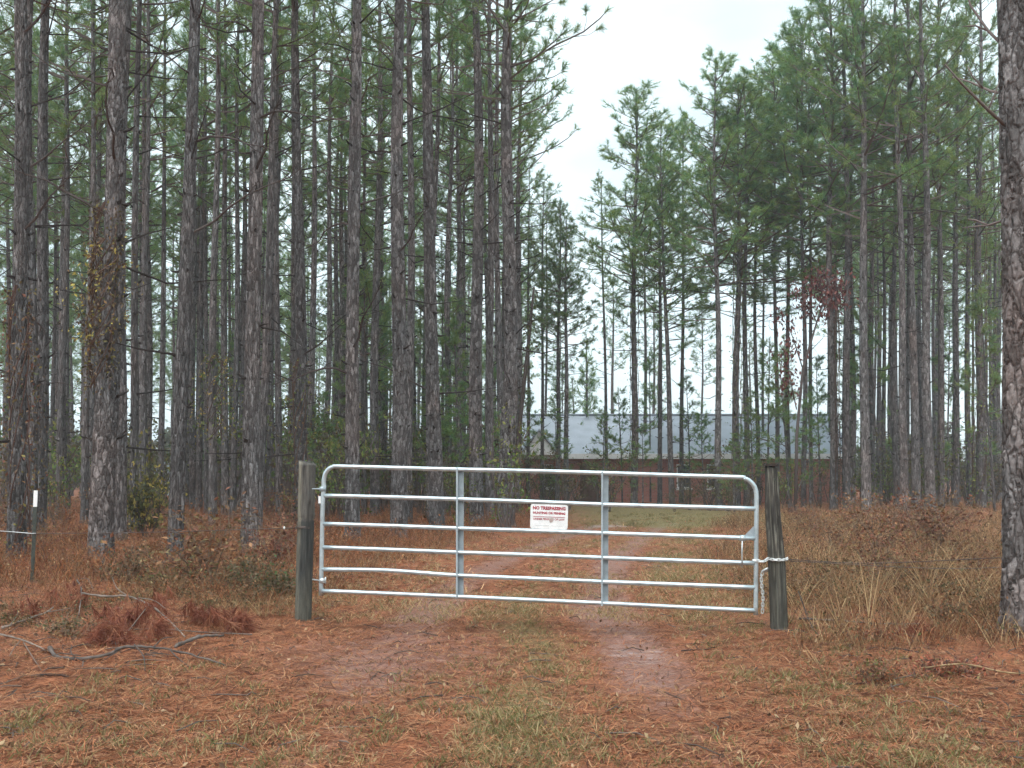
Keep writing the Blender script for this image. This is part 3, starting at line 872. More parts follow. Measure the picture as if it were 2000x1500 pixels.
# the rest of the stand, further in
def fill(n, pxr, Yr, mind, label, group, wr, Hr, avoid=(), sparse=False):
    made = tries = 0
    while made < n and tries < 12000:
        tries += 1
        Y = math.sqrt(rnd.uniform(Yr[0] ** 2, Yr[1] ** 2)); px = rnd.uniform(*pxr)
        if any(a < px < b for a, b in avoid): continue
        x = at(px, HORIZ, Y).x
        if any((x - a) ** 2 + (Y - b) ** 2 < mind ** 2 for a, b in PINES): continue
        o = pine(px, Y, px + rnd.uniform(-9, 13), rnd.uniform(*wr) * F / Y, label, group, H=rnd.uniform(*Hr), sparse=sparse, dead=Y < 60)
        COUNTED.append((px, o, label))
        made += 1
    return made
GAPS = [(251, 261), (297, 312), (320, 338), (384, 397)]
fill(66, (-70, 1010), (30, 52), 2.1, 'slim deep stand pine', 'background pines of the left stand', (.2, .32), (19, 23), GAPS)
fill(58, (-90, 1030), (52, 75), 2.4, 'distant thin pine', 'far pines of the left stand', (.2, .34), (17, 22), GAPS, sparse=True)
fill(98, (-45, 1030), (72, 108), 1.8, 'faint farthest pine', 'farthest pines of the left stand', (.2, .32), (15, 20), GAPS, sparse=True)
fill(56, (1615, 1962), (43, 85), 1.6, 'slim right stand pine', 'background pines of the right stand', (.2, .32), (20, 24))
fill(7, (1180, 1620), (66, 95), 4.5, 'pale pine beyond house', 'distant pines beyond the house', (.25, .35), (13, 18), sparse=True)
fill(4, (1040, 1190), (66, 95), 4.5, 'low pale pine beyond house', 'low pines beyond the house corner', (.25, .35), (8, 13), sparse=True)

# the long live branch that reaches out over the drive, on the last left pine
def live_branch(root, Y, knots, r0, tufts, seed, dead=False, sub=()):
    """knots are photo pixels; built in the tree's own space"""
    r = np.random.default_rng(seed)
    bpy.context.view_layer.update()
    inv = root.matrix_world.inverted()
    P3 = [at(x, y, Y + dy) for x, y, dy in knots]
    loc = np.array([inv @ p for p in P3])
    mb = MB(); mb.tube(loc, np.linspace(r0, r0 * .35, len(loc)), 6, (.16, .13, .12))
    nb = MB(); P, D = [], []
    for kn in sub:
        q = np.array([inv @ at(x, y, Y + dy) for x, y, dy in kn])
        mb.tube(q, np.linspace(.011, .005, len(q)), 4, (.16, .13, .12))
        P.append(q[-1]); D.append(q[-1] - q[-2])
        P.append(q[-1] * .8 + q[-2] * .2); D.append(q[-1] - q[-2])
    o = child('dead_branch' if dead else 'branch', mb.mesh('branch', LIMB, True), root)
    if not dead:
        P.append(loc[-1]); D.append(loc[-1] - loc[-2])
        needle_block(nb, P, D, 56, .32, .011, .8, GREENS, r)
        child('needles', nb.mesh('needles', NEEDLE), o)
live_branch(EDGE_PINE, 28, [(993, 132, 0), (1040, 115, -.3), (1085, 88, -.5), (1140, 62, -.7), (1172, 36, -.8), (1188, 18, -.8)], .035, 0, 1,
    sub=[[(1085, 88, -.5), (1098, 62, -.4), (1105, 44, -.4)], [(1100, 80, -.5), (1082, 62, -.8), (1075, 48, -.9)], [(1140, 62, -.7), (1146, 40, -.8), (1143, 14, -.9)],
         [(1120, 72, -.6), (1150, 68, -.4), (1176, 52, -.3)], [(1060, 102, -.4), (1110, 85, -.2), (1130, 50, -.1)], [(1040, 115, -.3), (1030, 90, -.3), (1022, 72, -.4)]])
live_branch(EDGE_PINE, 28, [(993, 45, 0), (1040, 22, .3), (1080, 0, .4), (1110, -14, .5)], .028, 0, 2,
    sub=[[(1040, 22, .3), (1052, 4, .2), (1058, -8, .2)], [(1060, 10, .3), (1088, 6, .6), (1100, 2, .7)], [(1010, 37, .1), (1020, 20, -.2), (1016, 6, -.3)]])
live_branch(EDGE_PINE, 28, [(990, 240, 0), (1030, 222, -.4), (1068, 205, -.7), (1090, 180, -.9)], .02, 0, 3, dead=True,
    sub=[[(1068, 205, -.7), (1070, 190, -.7), (1069, 170, -.7)], [(1050, 213, -.5), (1075, 232, -.5), (1078, 222, -.5)]])
live_branch(EDGE_PINE, 28, [(990, 180, 0), (1030, 170, .4), (1062, 140, .6), (1068, 112, .6)], .018, 0, 4, dead=True,
    sub=[[(1045, 160, .5), (1062, 150, .3), (1066, 135, .3)]])
# big bare limbs on the right-edge pine
live_branch(right_pine, 9.15, [(1975, 255, 0), (1930, 215, -.1), (1880, 165, -.2), (1845, 125, -.25)], .019, 0, 5, dead=True, sub=[[(1930, 215, -.1), (1948, 170, 0), (1955, 150, .05)]])
live_branch(right_pine, 9.15, [(1975, 105, 0), (1930, 60, .2), (1895, 10, .3), (1885, -30, .3)], .017, 0, 6, dead=True, sub=[[(1930, 60, .2), (1905, 50, .3), (1880, 52, .4)]])
live_branch(right_pine, 9.15, [(1978, 185, 0), (1935, 178, .2), (1895, 160, .4), (1860, 150, .5)], .018, 0, 7, dead=True, sub=[[(1920, 172, .2), (1900, 150, .2), (1890, 130, .2)]])
live_branch(right_pine, 9.15, [(1975, 425, 0), (1930, 440, .3), (1880, 445, .5)], .014, 0, 8, dead=True, sub=[[(1930, 440, .3), (1905, 430, .4), (1890, 428, .4)]])

# ------------------------------------------------------------------ leaning snag, saplings and shrubs
def leaves(mb, P, size, palette, r, droop=0.0, aspect=.5):
    P = np.asarray(P, float); m = len(P)
    d = r.normal(0, 1, (m, 3)); d[:, 2] -= droop; d /= np.linalg.norm(d, axis=1)[:, None] + 1e-9
    s = np.cross(d, r.normal(0, 1, (m, 3))); s /= np.linalg.norm(s, axis=1)[:, None] + 1e-9
    L = size * r.uniform(.6, 1.25, (m, 1))
    nrm = np.cross(d, s)
    v = np.stack([P, P + d * L * .5 + s * L * aspect * .5 + nrm * L * .08, P + d * L, P + d * L * .5 - s * L * aspect * .5 + nrm * L * .08], 1).reshape(-1, 3)
    pal = np.asarray(palette, float); c = pal[r.integers(0, len(pal), m)] * r.uniform(.7, 1.3, (m, 1))
    i = np.arange(m) * 4
    mb.add(v, tris=np.concatenate([np.stack([i, i + 1, i + 2], -1), np.stack([i, i + 2, i + 3], -1)]), col=np.repeat(c, 4, 0))

VINE_DK = [(.09, .06, .04), (.13, .08, .05), (.07, .075, .03), (.17, .10, .055)]
VINE_YL = [(.42, .32, .08), (.33, .25, .07), (.24, .20, .06), (.16, .12, .05), (.20, .11, .05)]
VINE_GR = [(.11, .17, .04), (.15, .19, .045), (.08, .13, .035), (.21, .20, .055), (.11, .085, .04)]

def snag():
    Y = 33
    pts = [at(1000, 968, Y), at(1008, 900, Y), at(1018, 800, Y), at(1030, 690, Y + .2), at(1037, 620, Y + .2), at(1043, 560, Y + .3)]
    b = Vector((pts[0].x, Y, 0)); pts[0] = Vector((b.x, Y, -0.1))
    root = empty('dead_snag', b)
    MB().tube(pts, [.085, .075, .07, .06, .05, .03], 8, (.06, .048, .042)).build('trunk', LIMB, root, True)
    r = np.random.default_rng(3); mb = MB(); P = []
    for i in range(260):
        s = r.uniform(.25, .98) * 5; k = min(4, int(s)); p = np.array(pts[k].lerp(pts[k + 1], s - k))
        P.append(p + r.normal(0, .12 + .10 * math.exp(-((s - 3.3) / .6) ** 2), 3))
    leaves(mb, P, .13, [(.06, .05, .03), (.09, .075, .04), (.075, .09, .03)], r, .8)
    o = mb.build('vine_leaves', LEAF, root); o['kind'] = 'stuff'
    tag(root, 'dark dead snag leaning right beside the last left pine, wrapped in vine', 'snag')
snag()

def young_template(k, H=8.0):
    cr, lm = crown(k, z0=1.6, lmax=1.0, dens=.62, H=H, seed=200 + k, step=.42, nneed=14, w=.016, top=.2)
    tr = MB(); zs = np.linspace(-.3, H, 14); c = CL[k](zs)
    tr.tube(np.stack([c[:, 0], c[:, 1], zs], -1), np.linspace(.06, .012, 14), 8)
    return cr, lm, tr.mesh('trunk', BARK, True)
YOUNG = [young_template(k) for k in range(4)]
YP = [(715, 430, 38, 'tall slender young pine left of the thickest trunk behind the gate'), (748, 560, 41, 'young pine in the gap left of the thickest trunk behind the gate'),
      (870, 470, 42, 'tall young pine above the first gate brace'), (893, 600, 36, 'bright green young pine right of the first gate brace'),
      (905, 750, 33, 'short bright young pine low beside the first gate brace'), (660, 700, 40, 'yellow-green young pine right of the left gate post'),
      (820, 560, 46, 'young pine between the trunks left of the first gate brace'), (540, 700, 44, 'young pine left of the left gate post'),
      (1540, 690, 40, 'bright young pine behind the right gate post'), (1500, 660, 47, 'slender young pine above the right end of the gate'),
      (1347, 735, 52, 'pale young pine in front of the grey roof, above the right gate bay'), (1150, 700, 60, 'pale young pine above the second gate brace'),
      (1105, 705, 62, 'pale young pine over the ridge of the house'), (1215, 760, 50, 'small young pine right of the second gate brace'),
      (1582, 770, 42, 'small young pine below the russet oak sapling'), (1432, 850, 40, 'low bushy young pine above the gate end rail'),
      (1720, 560, 46, 'young pine among the trunks of the right stand'), (430, 640, 46, 'young pine behind the vine-clumped pine'),
      (1270, 690, 56, 'slim young pine behind the greenish trunk'), (1375, 790, 49, 'small young pine left of the tall lone pine'),
      (642, 770, 34, 'short bright young pine above the rounded left gate corner'), (765, 690, 44, 'young pine tucked left of the thickest gate-bay pine'), (848, 730, 36, 'short young pine before the pine left of the first brace'), (950, 680, 40, 'bright young pine left of the last left pine'), (962, 800, 34, 'lowest bright young pine left of the sign'),
      (1035, 760, 46, 'young pine masking the left corner of the house'), (1085, 800, 43, 'small young pine before the porch gable'), (1470, 780, 44, 'small young pine above the gate end'), (1600, 700, 48, 'young pine behind the russet oak sapling'), (1180, 800, 46, 'small young pine left of the second gate brace'), (1255, 830, 44, 'lowest young pine right of the second gate brace'), (1660, 640, 50, 'young pine behind the dark-vined pine'), (1850, 600, 50, 'young pine behind the stoutest grey pine'), (1940, 560, 40, 'young pine just left of the right-edge pine')]
for i, (px, yt, Y, lab) in enumerate(YP):
    b = at(px, HORIZ, Y); H = Hof(yt, Y)
    root = empty('young_pine', (b.x, Y, gz(b.x, Y) - .02)); root.rotation_euler = (rnd.uniform(-.03, .03), rnd.uniform(-.03, .03), rnd.uniform(0, 6.28))
    s = H / 8.0; w_ = s ** .55; root.scale = (w_, w_, s)
    cr, lm, tr = YOUNG[i % 4]
    child('trunk', tr, root); child('crown', cr, root); child('limbs', lm, root)['kind'] = 'stuff'
    tag(root, lab, 'tree', 'young pines under the tall stand')

def bush_template(k, H, R, nst, nl, pal, lsize, woodc=(.10, .08, .07), droop=.2, z0=.25, thin=1.0):
    r = np.random.default_rng(330 + k)
    sb = MB(); lb = MB(); P = []
    for i in range(nst):
        a = r.uniform(0, 6.283); p = np.array((r.normal(0, .06), r.normal(0, .06), -.1)); pts = [p]
        d = np.array((math.cos(a) * .25 * R / H * 2, math.sin(a) * .25 * R / H * 2, 1.)); d /= np.linalg.norm(d)
        hh = H * r.uniform(.6, 1.0)
        for s in range(6):
            d = d + r.normal(0, .16, 3); d /= np.linalg.norm(d); pts.append(pts[-1] + d * hh / 6)
        sb.tube(pts, np.linspace(.016 * H ** .5, .004, 7) * thin, 4, woodc, cap=False)
        for q in range(7):
            s = r.integers(2, 6); b = pts[s] + (pts[s + 1] - pts[s]) * r.random() if s < 6 else pts[6]
            e = b + r.normal(0, .5, 3) * R * .8 + np.array((0, 0, .15 * R)); e[2] = max(e[2], .1)
            sb.tube([b, (b + e) / 2 + r.normal(0, .04, 3), e], [.006 * thin, .004 * thin, .002 * thin], 3, woodc, cap=False)
            nn = nl // (nst * 7)
            tt = r.random((nn, 1)) ** .6
            P.append(b + (e - b) * tt + r.normal(0, .07 * R, (nn, 3)))
    P = np.concatenate(P); P = P[P[:, 2] > z0 * H * .4]
    leaves(lb, P, lsize, pal, r, droop)
    return sb.mesh('stems', LIMB), lb.mesh('foliage', LEAF)
SHRUB_BR = [bush_template(k, 2.6, .8, 6, 420, [(.13, .09, .05), (.10, .08, .035), (.16, .10, .05), (.10, .10, .04)], .10) for k in range(3)]
SHRUB_GR = [bush_template(5 + k, 2.6, .8, 6, 520, VINE_GR, .10) for k in range(3)]
def shrub(px, Y, H, R, tpl, label, group=None, name='understory_shrub'):
    b = at(px, HORIZ, Y)
    root = empty(name, (b.x, Y, gz(b.x, Y))); s = H / 2.6
    root.scale = (s * R, s * R, s); root.rotation_euler = (0, 0, rnd.uniform(0, 6.28))
    child('stems', tpl[0], root)
    f = child('foliage', tpl[1], root); f['kind'] = 'stuff'
    tag(root, label, 'shrub', group)
    if group: COUNTED.append((px, root, label))
yb = bush_template(20, 1.2, 1.0, 10, 1500, [(.26, .23, .06), (.18, .17, .055), (.11, .115, .045), (.42, .32, .08), (.08, .08, .04), (.09, .10, .04)], .10, z0=.3)
b_ = at(288, HORIZ, 23)
rt = empty('leafy_bush', (b_.x, 23, gz(b_.x, 23))); child('stems', yb[0], rt); f_ = child('foliage', yb[1], rt); f_['kind'] = 'stuff'; rt.scale = (1.0, .9, 1.45)
tag(rt, 'rounded yellow-green bush between the two nearest left pines', 'bush')
for i in range(74):
    px = rnd.uniform(-30, 1000); Y = rnd.uniform(24, 75)
    tl = SHRUB_BR if rnd.random() < .55 else SHRUB_GR
    shrub(px, Y, rnd.uniform(1.2, 5.5) * (.7 if Y < 32 else 1), rnd.uniform(.7, 1.1), tl[i % 3], 'sparse brown-green shrub', 'understory shrubs of the left stand')
for i in range(44):
    px = rnd.uniform(1600, 2010); Y = rnd.uniform(42, 72)
    tl = SHRUB_BR if rnd.random() < .6 else SHRUB_GR
    shrub(px, Y, rnd.uniform(1.2, 4.5), rnd.uniform(.7, 1.1), tl[i % 3], 'sparse right stand shrub', 'understory shrubs of the right stand')
for i in range(30):
    px = rnd.uniform(1000, 1620); Y = rnd.uniform(40, 55)
    tl = SHRUB_BR if rnd.random() < .75 else SHRUB_GR
    shrub(px, Y, rnd.uniform(.9, 3.4), rnd.uniform(.7, 1.2), tl[i % 3], 'low brown shrub before house', 'low shrubs before the house')
for px, Y, H, lab in [(640, 30, 4.2, 'olive shrub right behind the left gate post'), (563, 33, 5.0, 'tall olive shrub left of the left gate post'), (900, 33, 2.6, 'green shrub behind the first gate brace'), (668, 28, 3.6, 'yellow-green shrub left of the first gate-bay pine'), (655, 45, 6.5, 'tall wispy shrub beyond the left gate bay'), (820, 38, 5.0, 'wispy green shrub right of the thickest gate-bay pine'), (885, 48, 6.0, 'tall wispy shrub above the first gate brace'), (455, 38, 5.5, 'wispy shrub left of the bare-footed pine'), (110, 40, 6.5, 'tall olive shrub between the left-edge pines and the thickest pine'), (1545, 40, 3.4, 'green shrub right behind the right gate post')]:
    shrub(px, Y, H, .8, SHRUB_GR[rnd.randrange(3)], lab)

BUSH_RU = [bush_template(60 + k, 1.0, .55, 9, 620, [(.24, .10, .05), (.18, .07, .04), (.29, .15, .075), (.12, .06, .035), (.20, .14, .06)], .06, (.16, .11, .08), z0=.05, thin=.6) for k in range(4)]
for i in range(30):
    side = i % 2
    px = rnd.uniform(1560, 1960) if side else rnd.uniform(-10, 570); Y = rnd.uniform(13, 36)
    b = at(px, HORIZ, Y); sc_ = rnd.uniform(.5, 1.25)
    root = empty('low_bush', (b.x, Y, gz(b.x, Y))); root.scale = (sc_ * rnd.uniform(.9, 1.5), sc_ * 1.1, sc_); root.rotation_euler = (0, 0, rnd.uniform(0, 6.28))
    child('stems', BUSH_RU[i % 4][0], root); child('foliage', BUSH_RU[i % 4][1], root)['kind'] = 'stuff'
    tag(root, 'x', 'bush', 'low rusty bushes in the weeds'); COUNTED.append((px, root, 'low rusty bush in weeds'))
name_counted()

def oak():
    Y = 38.5
    root = empty('oak_sapling', (at(1553, HORIZ, Y).x, Y, 0))
    r = np.random.default_rng(8); t = MB(); P = []
    main = [at(1553, 990, Y), at(1556, 850, Y), at(1568, 720, Y), at(1595, 630, Y), at(1622, 545, Y)]
    main[0].z = -.1
    t.tube(main, [.07, .06, .05, .035, .015], 7, (.09, .075, .07))
    for a, e in [((1568, 720), (1528, 610)), ((1556, 800), (1530, 690)), ((1595, 630), (1560, 560)), ((1595, 630), (1640, 560)), ((1610, 590), (1592, 530))]:
        p, q = at(*a, Y), at(*e, Y + r.uniform(-.6, .6)); m = (p + q) / 2 + Vector((0, 0, .15))
        t.tube([p, m, q], [.025, .018, .006], 5, (.09, .075, .07))
        for i in range(150):
            s = r.uniform(.3, 1.1); P.append(np.array(p.lerp(q, s)) + r.normal(0, .22, 3) - np.array((0, 0, abs(r.normal(0, .15)))))
    for i in range(300): P.append(np.array(at(1620, 560, Y)) + r.normal(0, .42, 3) * (1, .7, 1))
    t.build('trunk', LIMB, root, True)
    lb = MB(); leaves(lb, P, .2, [(.16, .06, .045), (.12, .05, .04), (.2, .08, .055), (.09, .045, .04)], r, 1.6, .45)
    o = lb.build('foliage', LEAF, root); o['kind'] = 'stuff'
    tag(root, 'leaning oak sapling with drooping russet leaves left of the right stand', 'tree')
oak()

def vine(px, Y, y0, y1, rad, n, pal, label, seed, size=.10, bulge=None):
    """climbing vine on a trunk: two stems and a sleeve of leaves"""
    r = np.random.default_rng(seed)
    p0, p1 = at(px[0], y0, Y), at(px[1], y1, Y)
    foot = Vector((p0.x, Y, 0))
    root = empty('climbing_vine', foot)
    sb = MB()
    for q in range(6):
        s = np.linspace(0, 1, 24); a = q * 2.1 + s * (5 + q)
        pts = [np.array(p0.lerp(p1, float(t))) + rad * np.array((math.cos(b), math.sin(b), 0)) for t, b in zip(s, a)]
        sb.tube(pts, .012, 4, (.10, .06, .045), cap=False)
    sb.build('stems', LIMB, root)
    P = []
    for i in range(n):
        t = r.random(); a = r.uniform(0, 6.283)
        R = rad * (1 + abs(r.normal(0, .45)))
        if bulge: R += abs(r.normal(0, bulge[1])) * math.exp(-((t - bulge[0]) / bulge[2]) ** 2)
        P.append(np.array(p0.lerp(p1, t)) + np.array((R * math.cos(a), R * math.sin(a), r.normal(0, .08))))
    lb = MB(); leaves(lb, P, size, pal, r, .6)
    o = lb.build('leaves', LEAF, root); o['kind'] = 'stuff'
    tag(root, label, 'vine')
vine((193, 208), 16.5, 760, 400, .17, 900, VINE_DK + VINE_YL[2:4], 'brown vine on the upper trunk of the thickest left pine', 1, .07)
vine((192, 208), 16.45, 680, 470, .2, 420, VINE_YL + VINE_DK[1:2], 'yellow-leaved vine tufts on the thickest left pine', 2, .075, (.45, .3, .25))
vine((40, 36), 16.95, 1080, 560, .15, 900, VINE_DK + VINE_YL[2:] + [(.17, .07, .045)], 'russet vine over the pine at the far left edge', 3, .08, (.4, .15, .3))
vine((419, 421), 30, 860, 690, .2, 520, VINE_GR + VINE_YL[:2], 'green and yellow vine clump halfway up a pine left of the gate', 4, .10, (.4, .5, .35))
vine((1913, 1914), 45, 990, 330, .3, 1300, VINE_GR, 'green vine sleeving the pine beside the big right-edge pine', 5, .13, (.7, .25, .4))
vine((1637, 1634), 41.8, 990, 560, .10, 520, [(.03, .035, .02), (.05, .05, .03), (.06, .045, .03)], 'dark vine beside the first pine of the right stand', 6, .11, (.55, .3, .15))
vine((1238, 1240), 48, 960, 500, .2, 420, VINE_GR[:4], 'green vine on the pine right of the second gate brace', 7, .11)
vine((1438, 1442), 45, 960, 400, .2, 480, VINE_GR[:4], 'green vine on the tall pine near the right end of the gate', 8, .11)
vine((590, 583), 26.9, 1000, 700, .17, 420, VINE_GR + VINE_DK, 'olive vine on the pine behind the left gate post', 9, .09, (.4, .25, .4))

# ------------------------------------------------------------------ gate
GL, GR = Vector((at(629, HORIZ, 9.96).x, 9.96, 0)), Vector((at(1475, HORIZ, 9.42).x, 9.42, 0))
def gate_pt(px, py, off=0.0):
    """point of the gate's plane seen at pixel; off: metres towards the camera"""
    dx = (px - 1000.0) / F
    cp, sp = math.cos(PITCH), math.sin(PITCH)
    dy = (750.0 - py) / F
    dY = cp - dy * sp
    # x = dx*Y/dY ; plane: GL + s*(GR-GL)
    a = dx / dY
    D = GR - GL
    s = (a * GL.y - GL.x) / (D.x - a * D.y)
    Y = GL.y + s * D.y
    return at(px, py, Y) - Vector((0.13, 0.99, 0)) * off

def curve_pts(pts, n=8):
    """Catmull-Rom through points"""
    P = [np.array(p) for p in pts]; P = [2 * P[0] - P[1]] + P + [2 * P[-1] - P[-2]]
    out = []
    for i in range(1, len(P) - 2):
        for t in np.linspace(0, 1, n, endpoint=False):
            a, b, c, d = P[i - 1], P[i], P[i + 1], P[i + 2]
            out.append(.5 * (2 * b + (c - a) * t + (2 * a - 5 * b + 4 * c - d) * t * t + (3 * b - a - 3 * c + d) * t ** 3))
    out.append(P[-2]); return np.array(out)

TR_ = 0.021
def gate():
    root = empty('farm_gate', gate_pt(627, 1163))
    fr = [gate_pt(627, 1163), gate_pt(628, 1100), gate_pt(630, 1000), gate_pt(632, 950)]
    c1 = [gate_pt(632.5 + 0, 938), gate_pt(635, 926), gate_pt(641, 917), gate_pt(650, 912)]
    top = [gate_pt(664, 911), gate_pt(780, 914), gate_pt(897, 917), gate_pt(1040, 920), gate_pt(1181, 924), gate_pt(1320, 928.5), gate_pt(1440, 932)]
    c2 = [gate_pt(1455, 934.5), gate_pt(1466, 941), gate_pt(1474, 951), gate_pt(1477, 964)]
    rt_ = [gate_pt(1477.5, 985), gate_pt(1477, 1060), gate_pt(1476.5, 1130), gate_pt(1476, 1201)]
    MB().tube(curve_pts(fr + c1 + top + c2 + rt_, 4), TR_, 14).build('frame_tube', GALV, root, True)
    rails = [
        [(632, 968), (760, 971), (897, 975), (1040, 980), (1181, 985.5), (1330, 989.5), (1476, 993.5)],
        [(631, 1023), (760, 1027), (897, 1032), (1040, 1036.5), (1181, 1041.5), (1330, 1046.5), (1476, 1051.5)],
        [(630, 1069), (760, 1073.5), (897, 1079), (1040, 1084), (1181, 1089.5), (1330, 1095), (1476, 1100)],
        [(629, 1112), (740, 1113.5), (800, 1117), (897, 1124), (1040, 1130), (1181, 1136.5), (1330, 1142), (1476, 1147.5)],
        [(628, 1154), (760, 1159.5), (897, 1165.5), (1040, 1172), (1181, 1178.5), (1330, 1186), (1476, 1192.5)],
    ]
    for rl in rails:
        MB().tube(curve_pts([gate_pt(*p) for p in rl], 5), TR_ * .97, 12).build('rail', GALV, root, True)
    # upright channel braces: web behind the rails' fronts, two flanges
    for px, yt, yb in ((898, 914, 1168), (1181, 921, 1183)):
        u = (GR - GL).normalized(); fwd = Vector((u.y, -u.x, 0))     # towards the camera
        a, b = gate_pt(px, yt), gate_pt(px - .5, yb)
        m = MB()
        def slab(u0, u1, f0, f1):
            v = []
            for p in (a, b):
                for uu, ff in ((u0, f0), (u1, f0), (u1, f1), (u0, f1)): v.append(p + u * uu + fwd * ff)
            m.add(v, quads=[(0, 1, 2, 3), (7, 6, 5, 4), (0, 4, 5, 1), (1, 5, 6, 2), (2, 6, 7, 3), (3, 7, 4, 0)])
        slab(-.030, -.013, .0235, .027)
        slab(-.030, -.0265, -.0265, .0235)
        slab(-.030, .034, -.030, -.0265)
        slab(.0305, .034, -.0265, -.010)
        m.build('brace', GALVD, root)
    # hinge bolts at the left upright
    for py in (955, 1134):
        p = gate_pt(630, py); h = MB()
        h.tube([p + Vector((-.12, .12, 0)), p + Vector((-.05, .03, 0)), p + Vector((-.02, .0, 0)), p + Vector((.028, -.01, 0))], .007, 8)
        h.tube([p + Vector((0, 0, -.022)), p + Vector((0, 0, .022))], .030, 12)
        h.tube([p + Vector((.03, -.012, -.03)), p + Vector((.03, -.012, .035))], .007, 6)
        h.build('hinge_bolt', WIREG if py > 1000 else GALVD, root, True)
    p = gate_pt(626, 976, .02)
    MB().box(tuple(p + Vector((-.014, -.003, -.035))), tuple(p + Vector((.008, .003, .035)))).build('collar_plate', WHITE, root)
    # corner gusset and latch collar on the right
    p0, p1, p2 = gate_pt(1474, 1026), gate_pt(1474, 1048), gate_pt(1452, 1048)
    o_ = Vector((0, .004, 0))
    MB().add([p0, p1, p2, p0 + o_, p1 + o_, p2 + o_], tris=[(0, 2, 1), (3, 4, 5)], quads=[(0, 1, 4, 3), (1, 2, 5, 4), (2, 0, 3, 5)]).build('gusset_plate', GALVD, root)
    p = gate_pt(1450, 1051)
    MB().tube([p - Vector((.025, -.003, 0)), p + Vector((.025, -.003, 0))], TR_ * 1.35, 14).build('latch_collar', GALV, root, True)
    q = [gate_pt(1449, 1056, .03), gate_pt(1448.5, 1080, .032), gate_pt(1449, 1108, .03)]
    MB().tube(q, .007, 6).build('latch_pin', WIREG, root, True)
    # rain drops under the rails: far too small to count
    d = MB(); r = np.random.default_rng(4)
    tops = [[(650, 912), (897, 917), (1181, 924), (1440, 932)]] + rails[:2]
    for line in tops + rails[2:]:
        for _ in range(26):
            x = r.uniform(line[0][0] + 5, line[-1][0] - 5); xs = [p_[0] for p_ in line]; y = np.interp(x, xs, [p_[1] for p_ in line])
            c = gate_pt(x, y) + Vector((0, 0, -TR_ - .003)); s = r.uniform(.003, .0055)
            v = [c + Vector((0, 0, -s * 1.5)), c + Vector((s, 0, 0)), c + Vector((0, s, 0)), c + Vector((-s, 0, 0)), c + Vector((0, -s, 0)), c + Vector((0, 0, s))]
            d.add(v, tris=[(0, 2, 1), (0, 3, 2), (0, 4, 3), (0, 1, 4), (5, 1, 2), (5, 2, 3), (5, 3, 4), (5, 4, 1)])
    o = d.build('rain_drops', DROP, root, True); o['kind'] = 'stuff'
    tag(root, 'galvanised six-rail tubular farm gate closed across the drive', 'gate')
gate()

